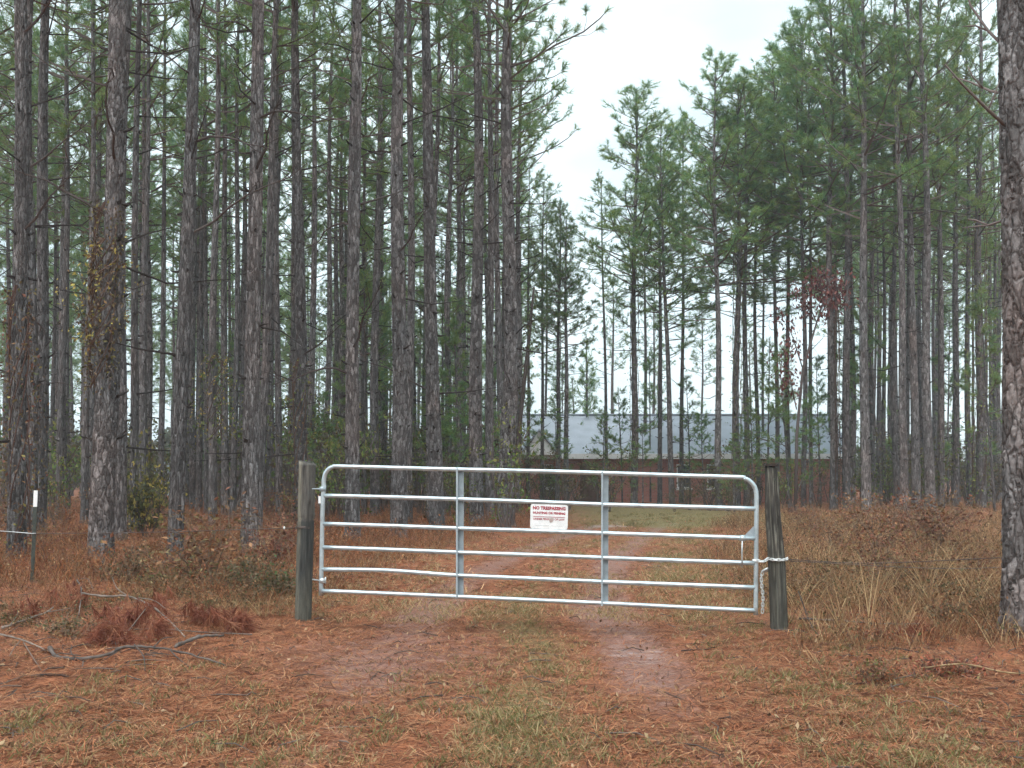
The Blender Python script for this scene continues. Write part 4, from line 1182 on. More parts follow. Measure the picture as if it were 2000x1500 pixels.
# ------------------------------------------------------------------ sign
def sign():
    c = [gate_pt(x, y, .012) for x, y in ((1035.5, 984), (1108.5, 986.5), (1109, 1034.5), (1035.5, 1032))]
    ux = (c[1] - c[0]); W = ux.length; ux.normalize()
    uz = (c[0] - c[3]); Hh = uz.length; uz = (uz - ux * uz.dot(ux)).normalized()
    nrm = ux.cross(uz)                                  # out of the face, towards -Y
    if nrm.y > 0: nrm = -nrm
    org = c[3]
    root = empty('warning_sign', org)
    # rounded, slightly bowed plate
    rr, n = .022, 5
    ring = []
    for cx, cz, a0 in ((W - rr, rr, -90), (W - rr, Hh - rr, 0), (rr, Hh - rr, 90), (rr, rr, 180)):
        for k in range(n):
            a = math.radians(a0 + 90 * k / (n - 1)); ring.append((cx + rr * math.cos(a), cz + rr * math.sin(a)))
    m = MB(); N_ = len(ring)
    f = [org + ux * a + uz * b + nrm * .0015 for a, b in ring]; bk = [org + ux * a + uz * b - nrm * .0015 for a, b in ring]
    cf, cb = org + ux * W / 2 + uz * Hh / 2 + nrm * .0015, org + ux * W / 2 + uz * Hh / 2 - nrm * .0015
    m.add(f + bk + [cf, cb], tris=[(2 * N_, k, (k + 1) % N_) for k in range(N_)] + [(2 * N_ + 1, N_ + (k + 1) % N_, N_ + k) for k in range(N_)], quads=[(k, N_ + k, N_ + (k + 1) % N_, (k + 1) % N_) for k in range(N_)])
    m.build('plate', SIGNW, root)
    def text(s, z, h, x0, x1, mat, bold=.0):
        cu = bpy.data.curves.new('lettering', 'FONT'); cu.body = s; cu.size = 1.0; cu.offset = bold; cu.resolution_u = 2
        to = bpy.data.objects.new('tmp', cu); me = bpy.data.meshes.new_from_object(to)
        v = np.array([q.co[:] for q in me.vertices])
        lo, hi = v.min(0), v.max(0)
        for q in me.vertices:
            a = x0 + (q.co.x - lo[0]) / (hi[0] - lo[0]) * (x1 - x0); b = z + (q.co.y - lo[1]) / (hi[1] - lo[1]) * h
            q.co = ux * a + uz * b + nrm * .0035
        me.materials.clear(); me.materials.append(mat)
        bpy.data.objects.remove(to)
        o = bpy.data.objects.new('lettering', me); COL.objects.link(o); o.parent = root
    text('NO TRESPASSING', Hh * .775, Hh * .145, W * .065, W * .935, SIGNR, .05)
    text('HUNTING OR FISHING', Hh * .60, Hh * .10, W * .07, W * .93, SIGNR, .045)
    text('UNDER PENALTY OF LAW', Hh * .36, Hh * .085, W * .08, W * .92, SIGNR, .03)
    def bar(x0, x1, z0, z1, mat, name):
        v = [org + ux * a + uz * b + nrm * e for e in (.0018, .0034) for a, b in ((x0, z0), (x1, z0), (x1, z1), (x0, z1))]
        MB().add(v, quads=[(0, 1, 2, 3), (7, 6, 5, 4), (0, 4, 5, 1), (1, 5, 6, 2), (2, 6, 7, 3), (3, 7, 4, 0)]).build(name, mat, root)
    bar(W * .08, W * .92, Hh * .485, Hh * .505, SIGNR, 'printed_line')
    bar(W * .14, W * .50, Hh * .13, Hh * .145, SIGNG, 'printed_line')
    bar(W * .56, W * .86, Hh * .13, Hh * .145, SIGNG, 'printed_line')
    st = MB(); a_ = np.linspace(0, 6.283, 14, endpoint=False)
    st.add([org + ux * (W * .56) + uz * (Hh * .36) + nrm * .0042] + [org + ux * (W * .56 + .022 * math.cos(t) * (1 + .3 * math.sin(3 * t))) + uz * (Hh * .36 + .026 * math.sin(t) * (1 + .25 * math.sin(2 * t + 1))) + nrm * .0042 for t in a_], tris=[(0, 1 + k, 1 + (k + 1) % 14) for k in range(14)])
    st.build('rust_stain', STAIN, root)
    for a in (.12, .88):
        for z, s in ((Hh - .012, 1), (.012, -1)):
            p = org + ux * (W * a) + uz * z
            MB().tube([p + nrm * .006, p - nrm * .02 + uz * (.03 * s), p + uz * (.045 * s) - nrm * .014], .0016, 5).build('tie_wire', WIREG, root)
    tag(root, 'white no trespassing sign with faded red lettering wired to the gate', 'sign')
sign()

# ------------------------------------------------------------------ posts
def post(name, axis_pts, radii, label, seed, cols, notch=None, cap=None, hole=None):
    """weathered round post along axis points with checks (cracks) and noise"""
    r = np.random.default_rng(seed)
    root = empty(name, (axis_pts[0][0], axis_pts[0][1], 0))
    s = np.linspace(0, 1, 60); ap = np.array(axis_pts, float)
    t0 = np.linspace(0, 1, len(ap))
    C = np.stack([np.interp(s, t0, ap[:, i]) for i in range(3)], -1); R0 = np.interp(s, t0, radii)
    nn = 40; th = np.arange(nn) * 2 * math.pi / nn
    T, S = np.meshgrid(th, s)
    R = R0[:, None] * (1 + .05 * np.sin(2 * T + seed) + .03 * np.sin(3 * T + 1))
    R = R - .006 * np.clip(vnoise(T * 5, S * 1.5, seed) - .45, 0, 1) * 3 - .004 * vnoise(T * 12, S * 5, seed + 3)
    for q in range(4):                                             # long drying cracks
        a = r.uniform(3.3, 6.1); w = r.uniform(.05, .09); s0, s1 = sorted((r.uniform(0, .5), r.uniform(.5, 1)))
        dd = np.abs(T + .05 * np.sin(S * 9 + q) - a)
        R = R - .022 * np.exp(-(dd / w) ** 2) * (S > s0) * (S < s1)
    if notch is not None:
        R = R - .012 * np.exp(-((S - notch) / .008) ** 2)
    V = np.stack([C[:, 0][:, None] + R * np.cos(T), C[:, 1][:, None] + R * np.sin(T), C[:, 2][:, None] + 0 * T], -1)
    V[-1, :, 2] += .02 * np.cos(th - 2.6) + .008 * r.normal(0, 1, nn)
    c = cols(T, S, r)
    n = len(s); i = np.arange(n - 1)[:, None] * nn; j = np.arange(nn)[None, :]; k = (j + 1) % nn
    q = np.stack([i + j, i + k, i + nn + k, i + nn + j], -1).reshape(-1, 4)
    V = V.reshape(-1, 3); c = c.reshape(-1, 3)
    top = V[-nn:].mean(0) - (0, 0, .012)
    V = np.vstack([V, top]); c = np.vstack([c, c[-1] * .8])
    tr = [(len(V) - 1, (n - 1) * nn + a, (n - 1) * nn + (a + 1) % nn) for a in range(nn)]
    MB().add(V, tris=tr, quads=q, col=c).build('post_shaft', POSTM, root, True)
    return root

def mixc(a, b, t): return np.asarray(a) * (1 - t[..., None]) + np.asarray(b) * t[..., None]
def cols_left(T, S, r):
    n = fbm(T * 4, S * 9, 3); n2 = fbm(T * 10, S * 5, 5)
    weath = mixc((.125, .115, .10), (.075, .07, .066), n2)               # grey weathered upper part
    treated = mixc((.062, .062, .057), (.032, .034, .034), n)             # dark treated lower part
    k = 1 - sstep(.628, .648, S + .03 * (n2 - .5))
    c = mixc(weath, treated, k)
    pale = sstep(2.8, 3.2, T) * (1 - sstep(4.15, 4.4, T + .35 * (n - .5)))   # split face on the left side
    c = mixc(c, mixc((.25, .225, .175), (.165, .155, .12), n), pale * np.where(S > .64, .85, .55) * (.6 + .6 * n2))
    low = 1 - sstep(.2, .42, S + .15 * (n - .5))
    return mixc(c, mixc((.15, .14, .11), (.085, .085, .07), n2), low * .7)
def cols_right(T, S, r):
    n = fbm(T * 4, S * 9, 13); n2 = fbm(T * 9, S * 6, 15)
    c = mixc((.025, .023, .021), (.075, .068, .06), n)
    c = mixc(c, (.20, .19, .155), sstep(.55, .72, n2) * .8)
    low = 1 - sstep(.15, .5, S)
    return mixc(c, mixc((.12, .115, .09), (.055, .055, .048), n), low * .55)

Yl = ground_depth(1214)
lb_, lt_ = at(591, 1216, Yl), at(600, 904, Yl)
post_l = post('gate_post', [(lb_.x, Yl, -.25), tuple(lb_.lerp(lt_, .5)), tuple(lt_)], [.083, .086, .088], '', 3, cols_left, notch=.64)
bz = at(594, 1031, Yl)
wb = MB()
a_ = np.linspace(0, 2 * math.pi, 25)
for dz in (0, .012): wb.tube([(bz.x + .086 * math.cos(a), Yl + .086 * math.sin(a), bz.z + dz + .004 * math.sin(3 * a)) for a in a_], .0045, 5)
wb.build('wire_band', WIRE, post_l)
tag(post_l, 'weathered split round post at the hinge end of the gate, dark below the wire band', 'post')

Yr = ground_depth(1240)
rb_, rt2 = at(1523, 1242, Yr), at(1506, 910, Yr)
post_r = post('gate_post', [(rb_.x, Yr, -.25), (at(1517, 1100, Yr).x, Yr, at(1517, 1100, Yr).z), (at(1509, 1000, Yr).x, Yr, at(1509, 1000, Yr).z), tuple(rt2)], [.080, .080, .070, .058], '', 7, cols_right)
hp = at(1509, 936, Yr)
MB().tube([(hp.x + .004, Yr - .066, hp.z), (hp.x + .004, Yr - .04, hp.z)], .012, 10).build('bolt_hole', STAKE, post_r)
cp_ = at(1503, 909, Yr)
MB().box((cp_.x - .055, Yr - .07, cp_.z - .004), (cp_.x + .05, Yr + .05, cp_.z + .018), (.045, .035, .03)).build('top_cap', POSTM, post_r)
tag(post_r, 'dark leaning round post at the latch end, wrapped by a chain', 'post')

# ------------------------------------------------------------------ chains
def link_mesh():
    m = MB(); L, W = .019, .0095
    a = np.linspace(0, 2 * math.pi, 17)[:-1]
    pts = [(math.copysign(L - W, math.cos(t)) * (abs(math.cos(t)) > .2) + W * math.cos(t), W * math.sin(t), 0) for t in a]
    pts.append(pts[0]); m.tube(pts, .0042, 6, cap=False)
    return m.mesh('link', CHAINM, True)
LINK = link_mesh()
def chain(pts, label):
    pts = curve_pts(pts, 12)
    root = empty('chain', pts[0])
    d = np.concatenate([[0], np.cumsum(np.linalg.norm(np.diff(pts, axis=0), axis=1))])
    n = int(d[-1] / .0285)
    for k in range(n + 1):
        s = min(k * .0285, d[-1]); p = np.array([np.interp(s, d, pts[:, i]) for i in range(3)])
        e = np.array([np.interp(min(s + .01, d[-1]), d, pts[:, i]) for i in range(3)]); b = np.array([np.interp(max(s - .01, 0), d, pts[:, i]) for i in range(3)])
        q = Vector(e - b).to_track_quat('X', 'Z') @ Euler((math.pi / 2 * (k % 2) + .4, 0, 0)).to_quaternion()
        o = child('link', LINK, root, (1.15, 1.15, 1.15), None, Vector(p - pts[0])); o.rotation_mode = 'QUATERNION'; o.rotation_quaternion = q
    tag(root, label, 'chain')
gp = gate_pt(1474, 1094, .03)
pz = at(1517, 1090, Yr).z; px_ = at(1517, 1090, Yr).x; Rp = .092
ring = [(px_ + Rp * math.cos(t), Yr + Rp * math.sin(t), pz + .01 * math.sin(t)) for t in np.linspace(math.radians(200), math.radians(350), 7)]
back = [(px_ + Rp * math.cos(t), Yr + Rp * math.sin(t), pz - .02) for t in np.linspace(math.radians(380), math.radians(500), 5)]
chain([tuple(gp), tuple(gate_pt(1490, 1096, .035))] + ring + back, 'pale zinc chain looped round the right post and gate end')
chain([tuple(at(1503, 1111, Yr + .06)), tuple(at(1490, 1118, Yr + .08)), tuple(at(1487, 1135, Yr + .08)), tuple(at(1490, 1165, Yr + .08)), tuple(at(1489, 1198, Yr + .08))], 'loose end of chain dangling between gate and right post')
sn = MB(); p = at(1495, 1113, Yr + .05)
sn.tube([at(1503, 1109, Yr + .04), p, at(1487, 1117, Yr + .06)], [.011, .014, .009], 8)
sn_o = sn.build('snap_hook', CHAINM, None, True)
tag(sn_o, 'small zinc snap hook where the loose chain hangs', 'hook')

# ------------------------------------------------------------------ stake and fence wire
def stake():
    Y = ground_depth(1150)
    b = at(62, 1150, Y); t = at(62, 958, Y); wt = at(62, 990, Y)
    root = empty('fence_stake', (b.x, Y, 0))
    def tee(z0, z1, name, mat, g=0):
        m = MB()
        m.box((b.x - .024 - g, Y - .004 - g, z0), (b.x + .024 + g, Y + .004 + g, z1)); m.box((b.x - .004 - g, Y + .0045 + g, z0), (b.x + .004 + g, Y + .04, z1))
        return m.build(name, mat, root)
    tee(-.3, wt.z, 'shaft', STAKE)
    tee(wt.z + .001, t.z, 'painted_tip', WHITE, .001)
    for k in range(12):
        z = .15 + k * .075
        if z < wt.z - .03: MB().box((b.x - .008, Y - .012, z), (b.x + .008, Y - .0045, z + .02)).build('stud', STAKE, root)
    w = at(62, 1042, Y)
    MB().tube([(b.x - .035, Y - .012, w.z), (b.x, Y - .02, w.z + .004), (b.x + .035, Y - .012, w.z)], .004, 5).build('wire_clip', WIREG, root)
    tag(root, 'dark metal fence stake with white tip at the left', 'stake')
    return Vector((b.x, Y - .018, w.z))
S0 = stake()
def wire(pts, rad, mat, label, barb=True):
    m = MB().tube(curve_pts(pts, 10), rad, 5)
    o = m.build('fence_wire', mat); tag(o, label, 'wire')
wire([tuple(at(-60, 1034, S0.y + .3)), tuple(at(0, 1037, S0.y + .1)), tuple(S0)], .0045, WIREG, 'bright fence wire running from the stake to the left edge')
wire([tuple(S0), tuple(at(300, 1036, (S0.y + Yl) / 2) - Vector((0, 0, .02))), (bz.x - .088, Yl, bz.z)], .004, WIRE, 'rusty fence wire from the stake to the left gate post')
E0 = (px_ + .075, Yr, pz - .01)
wire([E0, tuple(at(1700, 1100, Yr + .4)), tuple(at(1960, 1089, 9.02))], .004, WIRE, 'rusty fence wire from the right gate post to the big pine')
wire([(px_ + .075, Yr + .02, pz - .025), tuple(at(1750, 1107, 10.5)), tuple(at(1900, 1110, 12)), tuple(at(2080, 1100, 14))], .0035, WIRE, 'thin second wire sagging behind from the right gate post')
ins = MB(); ip = at(555, 1031, Yl + .05)
ins.tube([ip + Vector((0, 0, .014)), ip, ip - Vector((0, 0, .014))], [.006, .011, .007], 8)
tag(ins.build('wire_insulator', WHITE, None, True), 'small white insulator on the wire left of the gate post', 'insulator')

# ------------------------------------------------------------------ ground growth (stuff)
def scatter(mb, tpl, x, y, s, r, tintv=.25, zoff=0.0, hs=None):
    """copies of small template meshes (V, tris, C) merged into one builder"""
    n = len(x); z = ground_z(x, y) + zoff
    which = r.integers(0, len(tpl), n); rot = r.uniform(0, 6.283, n)
    hs = np.ones(n) if hs is None else hs
    for k, (V, Tt, C) in enumerate(tpl):
        idx = np.nonzero(which == k)[0]
        if not len(idx): continue
        c, sn_ = np.cos(rot[idx])[:, None], np.sin(rot[idx])[:, None]; ss = s[idx][:, None]
        vx = (V[None, :, 0] * c - V[None, :, 1] * sn_) * ss + x[idx][:, None]
        vy = (V[None, :, 0] * sn_ + V[None, :, 1] * c) * ss + y[idx][:, None]
        vz = V[None, :, 2] * ss * hs[idx][:, None] + z[idx][:, None]
        vv = np.stack([vx, vy, vz], -1).reshape(-1, 3)
        tt = (Tt[None] + (np.arange(len(idx)) * len(V))[:, None, None]).reshape(-1, 3)
        cc = (C[None] * r.uniform(1 - tintv, 1 + tintv, (len(idx), 1, 1))).reshape(-1, 3)
        mb.add(vv, tris=tt, col=cc)

def tpl_of(mb):
    t = [f for f in mb.f3] + [np.concatenate([f[:, [0, 1, 2]], f[:, [0, 2, 3]]]) for f in mb.f4]
    return np.concatenate(mb.v), np.concatenate(t), np.concatenate(mb.c)

def blade(mb, p, d, L, w, bend, col, r):
    """one grass blade or stalk, two segments"""
    d = np.array(d, float); d /= np.linalg.norm(d); side = np.cross(d, r.normal(0, 1, 3)); side /= np.linalg.norm(side) + 1e-9
    o = np.array((d[0], d[1], 0)); 
    m = p + d * L * .55 + o * bend * .3; e = p + d * L * .95 + o * bend * 1.2 - np.array((0, 0, bend * .8))
    mb.add([p - side * w / 2, p + side * w / 2, m + side * w * .4, m - side * w * .4, e], tris=[(0, 1, 2), (0, 2, 3), (3, 2, 4)], col=np.asarray(col))

def grass_tpl(seed, pal, n=16, h=.09, w=.006, spread=.05):
    r = np.random.default_rng(seed); mb = MB()
    for i in range(n):
        a = r.uniform(0, 6.283); p = np.array((r.normal(0, spread), r.normal(0, spread), -.005))
        blade(mb, p, (math.cos(a) * .7, math.sin(a) * .7, r.uniform(.6, 1.4)), h * r.uniform(.5, 1.2), w, h * .35 * r.random(), np.array(pal[r.integers(0, len(pal))]) * r.uniform(.8, 1.2), r)
    return tpl_of(mb)

def weed_tpl(seed, pal, n=12, h=.45, w=.006, spread=.10, leafn=26, leafs=.035, lpal=None):
    r = np.random.default_rng(seed); mb = MB(); P = []
    for i in range(n):
        a = r.uniform(0, 6.283); p = np.array((r.normal(0, spread), r.normal(0, spread), -.01)); d = np.array((math.cos(a) * .55, math.sin(a) * .55, r.uniform(.7, 1.5)))
        L = h * r.uniform(.4, 1.1)
        blade(mb, p, d, L, w, h * .35 * r.random(), np.array(pal[r.integers(0, len(pal))]) * r.uniform(.8, 1.2), r)
        dn = d / np.linalg.norm(d)
        for q in range(max(1, leafn // n)): P.append(p + dn * L * r.uniform(.25, .95) + r.normal(0, .03, 3))
    if leafn: leaves(mb, P, leafs, lpal or pal, r, .2, .6)
    return tpl_of(mb)

TAN = [(.40, .27, .14), (.34, .21, .11), (.46, .33, .18), (.27, .16, .085)]
RUST = [(.26, .095, .045), (.20, .07, .036), (.33, .135, .062), (.12, .045, .026), (.30, .125, .055)]
BRN = [(.20, .105, .055), (.25, .14, .07), (.14, .075, .04), (.31, .185, .095), (.08, .045, .03)]
OLV = [(.20, .17, .065), (.15, .14, .05), (.26, .21, .09), (.13, .14, .05), (.30, .24, .12)]
DKG = [(.08, .085, .035), (.11, .10, .05), (.14, .115, .06), (.07, .065, .03), (.18, .13, .08)]

T_GRASS = [grass_tpl(k, OLV if k % 3 else OLV + TAN, h=.06 + .01 * k) for k in range(5)]
T_DRYG = [grass_tpl(20 + k, TAN + OLV[2:], h=.10) for k in range(4)]
T_WEED = [weed_tpl(40 + k, RUST + BRN, n=14, lpal=RUST + BRN + TAN[:1]) for k in range(6)]
T_BRN = [weed_tpl(60 + k, BRN + TAN, n=15, h=.5, leafn=22, lpal=BRN + DKG) for k in range(6)]
T_LEAFY = [weed_tpl(80 + k, DKG, n=10, h=.35, leafn=70, leafs=.04, lpal=DKG + BRN) for k in range(4)]
T_STALK = [weed_tpl(95 + k, TAN, n=12, h=.8, w=.006, spread=.07, leafn=0) for k in range(4)]

def field(n, xr, yr, wfun, r, near_bias=True):
    """random points in the view wedge, kept with probability wfun(x, y)"""
    m = n * 6
    y = yr[0] * (yr[1] / yr[0]) ** r.random(m) if near_bias else r.uniform(yr[0], yr[1], m)
    hw = .56 * y + 1.0
    x = r.uniform(-1, 1, m) * hw
    ok = (x > xr[0]) & (x < xr[1]) & (r.random(m) < wfun(x, y))
    return x[ok][:n], y[ok][:n]

def off(x, y): return x - drive_x(y)
R_ = np.random.default_rng(77)
# short grass on the drive and verge
def w_grass(x, y):
    ru, gr, sa = masks(x, y); return np.clip(gr * 1.1 - .12, 0, 1) * (1 - .7 * ru)
mb = MB()
x, y = field(3300, (-30, 30), (4.6, 40), w_grass, R_)
scatter(mb, T_GRASS, x, y, R_.uniform(.55, 1.15, len(x)) * (1 + (y > 14) * .5), R_)
x, y = field(900, (-30, 30), (4.6, 20), lambda a, b: .05 + .6 * w_grass(a, b), R_)
scatter(mb, T_DRYG, x, y, R_.uniform(.4, .9, len(x)), R_)
x, y = field(1500, (-8, 12), (10.5, 36), lambda a, b: (np.abs(off(a, b)) < 3.2) * sstep(.38, .6, fbm(a * .6, b * .4, 97)), R_)
scatter(mb, T_DRYG, x, y, R_.uniform(.5, 1.3, len(x)), R_)
tag(mb.build('grass', GRASS), 'short olive and straw-coloured grass on the drive and verge', 'grass', kind='stuff')

# rusty needle-draped weeds of the left side
def w_left(x, y):
    d = off(x, y); n = fbm(x * .5, y * .5, 60)
    edge = sstep(-1.9, -2.7, d) if False else 1 - sstep(-2.9, -2.0, d)
    return edge * sstep(8.2, 10.0, y + .5 * n) * (.35 + .65 * sstep(.35, .6, n))
def w_right(x, y):
    d = off(x, y); n = fbm(x * .5, y * .5, 61)
    return sstep(2.3, 3.1, d + .5 * (n - .5)) * sstep(8.2, 9.6, y + n * .6) * (.4 + .6 * sstep(.3, .6, n))
mb = MB()
x, y = field(5200, (-60, 2), (8, 60), w_left, R_)
scatter(mb, T_WEED, x, y, R_.uniform(.35, 1.3, len(x)) * (.38 + .72 * sstep(9.8, 15, y)) * (.55 + .8 * fbm(x * .9, y * .9, 66)), R_)
x, y = field(1500, (-60, 2), (9, 40), w_left, R_)
scatter(mb, T_BRN, x, y, R_.uniform(.3, .8, len(x)) * (.5 + .5 * sstep(10, 14, y)), R_)
tag(mb.build('undergrowth', DRY), 'rust-brown dead weeds covering the ground under the left pines', 'undergrowth', kind='stuff')
mb = MB()
x, y = field(3000, (1, 60), (8, 60), w_right, R_)
scatter(mb, T_BRN, x, y, R_.uniform(.3, .95, len(x)) * (1 + .25 * (y > 16)), R_)
x, y = field(4200, (1, 60), (8, 60), w_right, R_)
scatter(mb, T_WEED, x, y, R_.uniform(.25, .75, len(x)), R_)
x, y = field(420, (1, 40), (8.6, 30), lambda a, b: w_right(a, b) * sstep(.45, .6, fbm(a * .8, b * .8, 64)), R_)
scatter(mb, T_STALK, x, y, R_.uniform(.35, .95, len(x)), R_)
tag(mb.build('undergrowth', DRY), 'tan and brown dead weeds on the ground right of the gate', 'undergrowth', kind='stuff')
mb = MB()
x, y = field(420, (-40, -2.2), (9.5, 20), lambda a, b: w_left(a, b) * sstep(.5, .62, fbm(a * .6, b * .6, 70)), R_)
scatter(mb, T_LEAFY, x, y, R_.uniform(.35, .8, len(x)), R_)
x, y = field(700, (2.5, 40), (8.6, 30), lambda a, b: w_right(a, b) * sstep(.5, .62, fbm(a * .6, b * .6, 71)), R_)
scatter(mb, T_LEAFY, x, y, R_.uniform(.5, 1.1, len(x)), R_)
tag(mb.build('low_greenery', DRY), 'low grey-green leafy plants scattered in the dead weeds', 'ground cover', kind='stuff')

# fallen pine needles and small leaves on the open ground
def litter(n, wfun, yr, L, w, pal, r, lift=.012):
    x, y = field(n, (-12, 12), yr, wfun, r); m = len(x); z = ground_z(x, y) + lift * r.random(m) + .002
    a = r.uniform(0, 6.283, m); el = r.normal(0, .12, m); ln = L * r.uniform(.5, 1.2, m)
    d = np.stack([np.cos(a) * np.cos(el), np.sin(a) * np.cos(el), np.sin(el)], -1); s = np.stack([-np.sin(a), np.cos(a), 0 * a], -1) * (w * (.8 + y / 14))[:, None] / 2
    P = np.stack([x, y, z], -1); mid = P + np.stack([r.normal(0, .012, m), r.normal(0, .012, m), r.uniform(0, .008, m)], -1)
    v = np.stack([P - d * ln[:, None] / 2 - s, P - d * ln[:, None] / 2 + s, mid + s, mid - s, P + d * ln[:, None] / 2], 1).reshape(-1, 3)
    i = np.arange(m) * 5
    pal = np.asarray(pal); c = pal[r.integers(0, len(pal), m)] * r.uniform(.7, 1.3, (m, 1))
    return v, np.concatenate([np.stack([i, i + 1, i + 2], -1), np.stack([i, i + 2, i + 3], -1), np.stack([i + 3, i + 2, i + 4], -1)]), np.repeat(c, 5, 0)
def w_lit(x, y):
    ru, gr, sa = masks(x, y); return (.45 + .55 * sstep(.35, .65, fbm(x * .9, y * .9, 90))) * (1 - .72 * ru) * (1 - .25 * gr)
mb = MB()
mb.add(*(lambda t: (t[0], t[1], None, t[2]))(litter(130000, w_lit, (4.5, 15), .2, .0036, [(.41, .16, .075), (.34, .125, .06), (.46, .21, .105), (.26, .09, .045), (.13, .05, .03), (.50, .28, .15), (.07, .032, .022)], R_)))
mb.add(*(lambda t: (t[0], t[1], None, t[2]))(litter(26000, lambda a, b: (.3 + .7 * sstep(.35, .6, fbm(a * .7, b * .5, 91))) * (1 - .8 * masks(a, b)[0]), (13, 34), .3, .008, [(.36, .13, .06), (.29, .10, .05), (.42, .19, .095), (.20, .07, .04), (.50, .29, .16), (.09, .04, .025)], R_)))
tag(mb.build('pine_straw', DRY), 'fallen red-brown pine needles strewn over the ground', 'pine straw', kind='stuff')
mb = MB()
x, y = field(3000, (-12, 12), (4.6, 20), lambda a, b: .25 + .75 * sstep(.4, .6, fbm(a * .8, b * .8, 95)), R_)
P = np.stack([x, y, ground_z(x, y) + R_.uniform(.004, .03, len(x))], -1)
leaves(mb, P, .04, [(.40, .28, .16), (.30, .17, .09), (.20, .10, .06), (.44, .31, .19), (.12, .07, .045), (.34, .20, .11)], R_, .1, .55)
tag(mb.build('leaf_litter', DRY), 'small fallen leaves scattered over the straw', 'leaves', kind='stuff')
mb = MB()
x, y = field(900, (-12, 12), (4.8, 18), lambda a, b: .2 + .8 * sstep(2, 3, np.abs(off(a, b))), R_)
for a, b in zip(x, y):
    an_ = R_.uniform(0, 6.283); L = R_.uniform(.06, .35); z = gz(a, b) + .008
    mid = (a + L * .5 * math.cos(an_) + R_.normal(0, .02), b + L * .5 * math.sin(an_) + R_.normal(0, .02), z + R_.uniform(.0, .03))
    mb.tube([(a, b, z), mid, (a + L * math.cos(an_), b + L * math.sin(an_), gz(a + L * math.cos(an_), b + L * math.sin(an_)) + .008)], [.005, .004, .002], 4, np.array((.13, .10, .085)) * R_.uniform(.5, 1.5), cap=False)
tag(mb.build('twigs', DRY), 'small broken twigs strewn over the ground', 'twigs', kind='stuff')

# standing clumps of dry grass
def dry_clump(px, py, yt, n, spread, label, seed, pal=TAN):
    Y = ground_depth(py); b = at(px, py, Y); H = (py - yt) * Y / F
    r = np.random.default_rng(seed); mb = MB()
    root = empty('dry_grass_clump', (b.x, Y, gz(b.x, Y)))
    for i in range(n):
        a = r.uniform(0, 6.283); k = r.uniform(.1, spread)
        pts = [np.array((b.x + r.normal(0, .02), Y + r.normal(0, .02), gz(b.x, Y) - .02))]
        d = np.array((math.cos(a) * k, math.sin(a) * k, 1.)); d /= np.linalg.norm(d); L = H * r.uniform(.5, 1.1)
        for s in range(4):
            pts.append(pts[-1] + d * L / 4); d = d + np.array((math.cos(a), math.sin(a), -.3)) * r.uniform(.02, .16); d /= np.linalg.norm(d)
        c = np.array(pal[r.integers(0, len(pal))]) * r.uniform(.9, 1.35)
        mb.tube(pts, [.0045, .004, .0035, .0028, .0015], 3, c, cap=False)
    for i in range(n * 2):
        a = r.uniform(0, 6.283); p = np.array((b.x + r.normal(0, .03), Y + r.normal(0, .03), gz(b.x, Y)))
        blade(mb, p, (math.cos(a), math.sin(a), r.uniform(.3, 1.2)), H * r.uniform(.2, .5), .008, H * .2, np.array(pal[r.integers(0, len(pal))]) * r.uniform(.8, 1.2), r)
    o = mb.build('stalks', DRY, root); o['kind'] = 'stuff'
    tag(root, label, 'grass clump', 'standing clumps of dry grass')
for a in [
    (1640, 1245, 1130, 9, .45, 'slim tan grass clump nearest right of the right gate post', 1), (1700, 1262, 1080, 8, .25, 'tall straight tan grass stalks second right of the right post', 2),
    (1815, 1190, 1055, 14, .7, 'widest fan of tan dry grass, left of the big right pine', 3), (1652, 1070, 1010, 7, .3, 'short far dry grass tuft behind the wire right of the post', 4),
    (1835, 1215, 1140, 9, .9, 'low curled dry grass just below the wide tan fan', 5), (1590, 1300, 1255, 6, .8, 'small dry tuft on the ground in front of the right post', 6),
    (440, 1150, 1085, 10, .55, 'pale dry grass clump below the bare-footed pine left of the gate', 7), (515, 1105, 1030, 6, .35, 'two thin tan stalks leaning towards the left gate post', 8),
    (510, 1215, 1155, 9, 1.0, 'bent straw clump lying left of the left gate post foot', 9), (1760, 1225, 1170, 8, .6, 'short tan tuft between the straight stalks and the wide fan', 10),
    (1560, 1195, 1120, 8, .6, 'wispy tan tuft close behind the right post foot', 11), (1905, 1160, 1080, 9, .6, 'thin dry tuft close left of the big right pine', 12)]:
    dry_clump(*a)

# leafy low shrubs near the posts
def low_shrub(px, py, H, tpl_pal, label, seed, n=500, R=.45, ls=.045):
    Y = ground_depth(py); b = at(px, py, Y)
    st, fo = bush_template(seed, H, R, 9, int(n * 2.2), tpl_pal, ls, (.17, .12, .08), z0=.02, thin=.5)
    root = empty('low_shrub', (b.x, Y, gz(b.x, Y))); child('stems', st, root); f = child('foliage', fo, root); f['kind'] = 'stuff'
    tag(root, label, 'shrub')
low_shrub(518, 1178, .45, DKG + [(.07, .12, .04)], 'low dark green shrub just left of the left gate post', 41)
low_shrub(455, 1165, .4, DKG + BRN, 'low grey-green shrub below the dry grass left of the gate', 42)
low_shrub(250, 1150, .4, DKG + BRN, 'grey-green weed patch below the thickest left pine', 43)
low_shrub(330, 1160, .38, DKG + BRN + OLV, 'grey-green weed patch below the pine with the flared foot', 44)
low_shrub(130, 1255, .28, DKG + BRN, 'small leafy plant among the fallen limbs at left', 45, 260, .3, .035)
low_shrub(1860, 1235, .3, BRN + DKG, 'brown leafy low plant near the foot of the right-edge pine', 46, 260, .2, .035)
low_shrub(1700, 1262, .16, BRN + RUST, 'rounded brown tussock at the foot of the straight tan stalks', 47, 260, .18, .035)
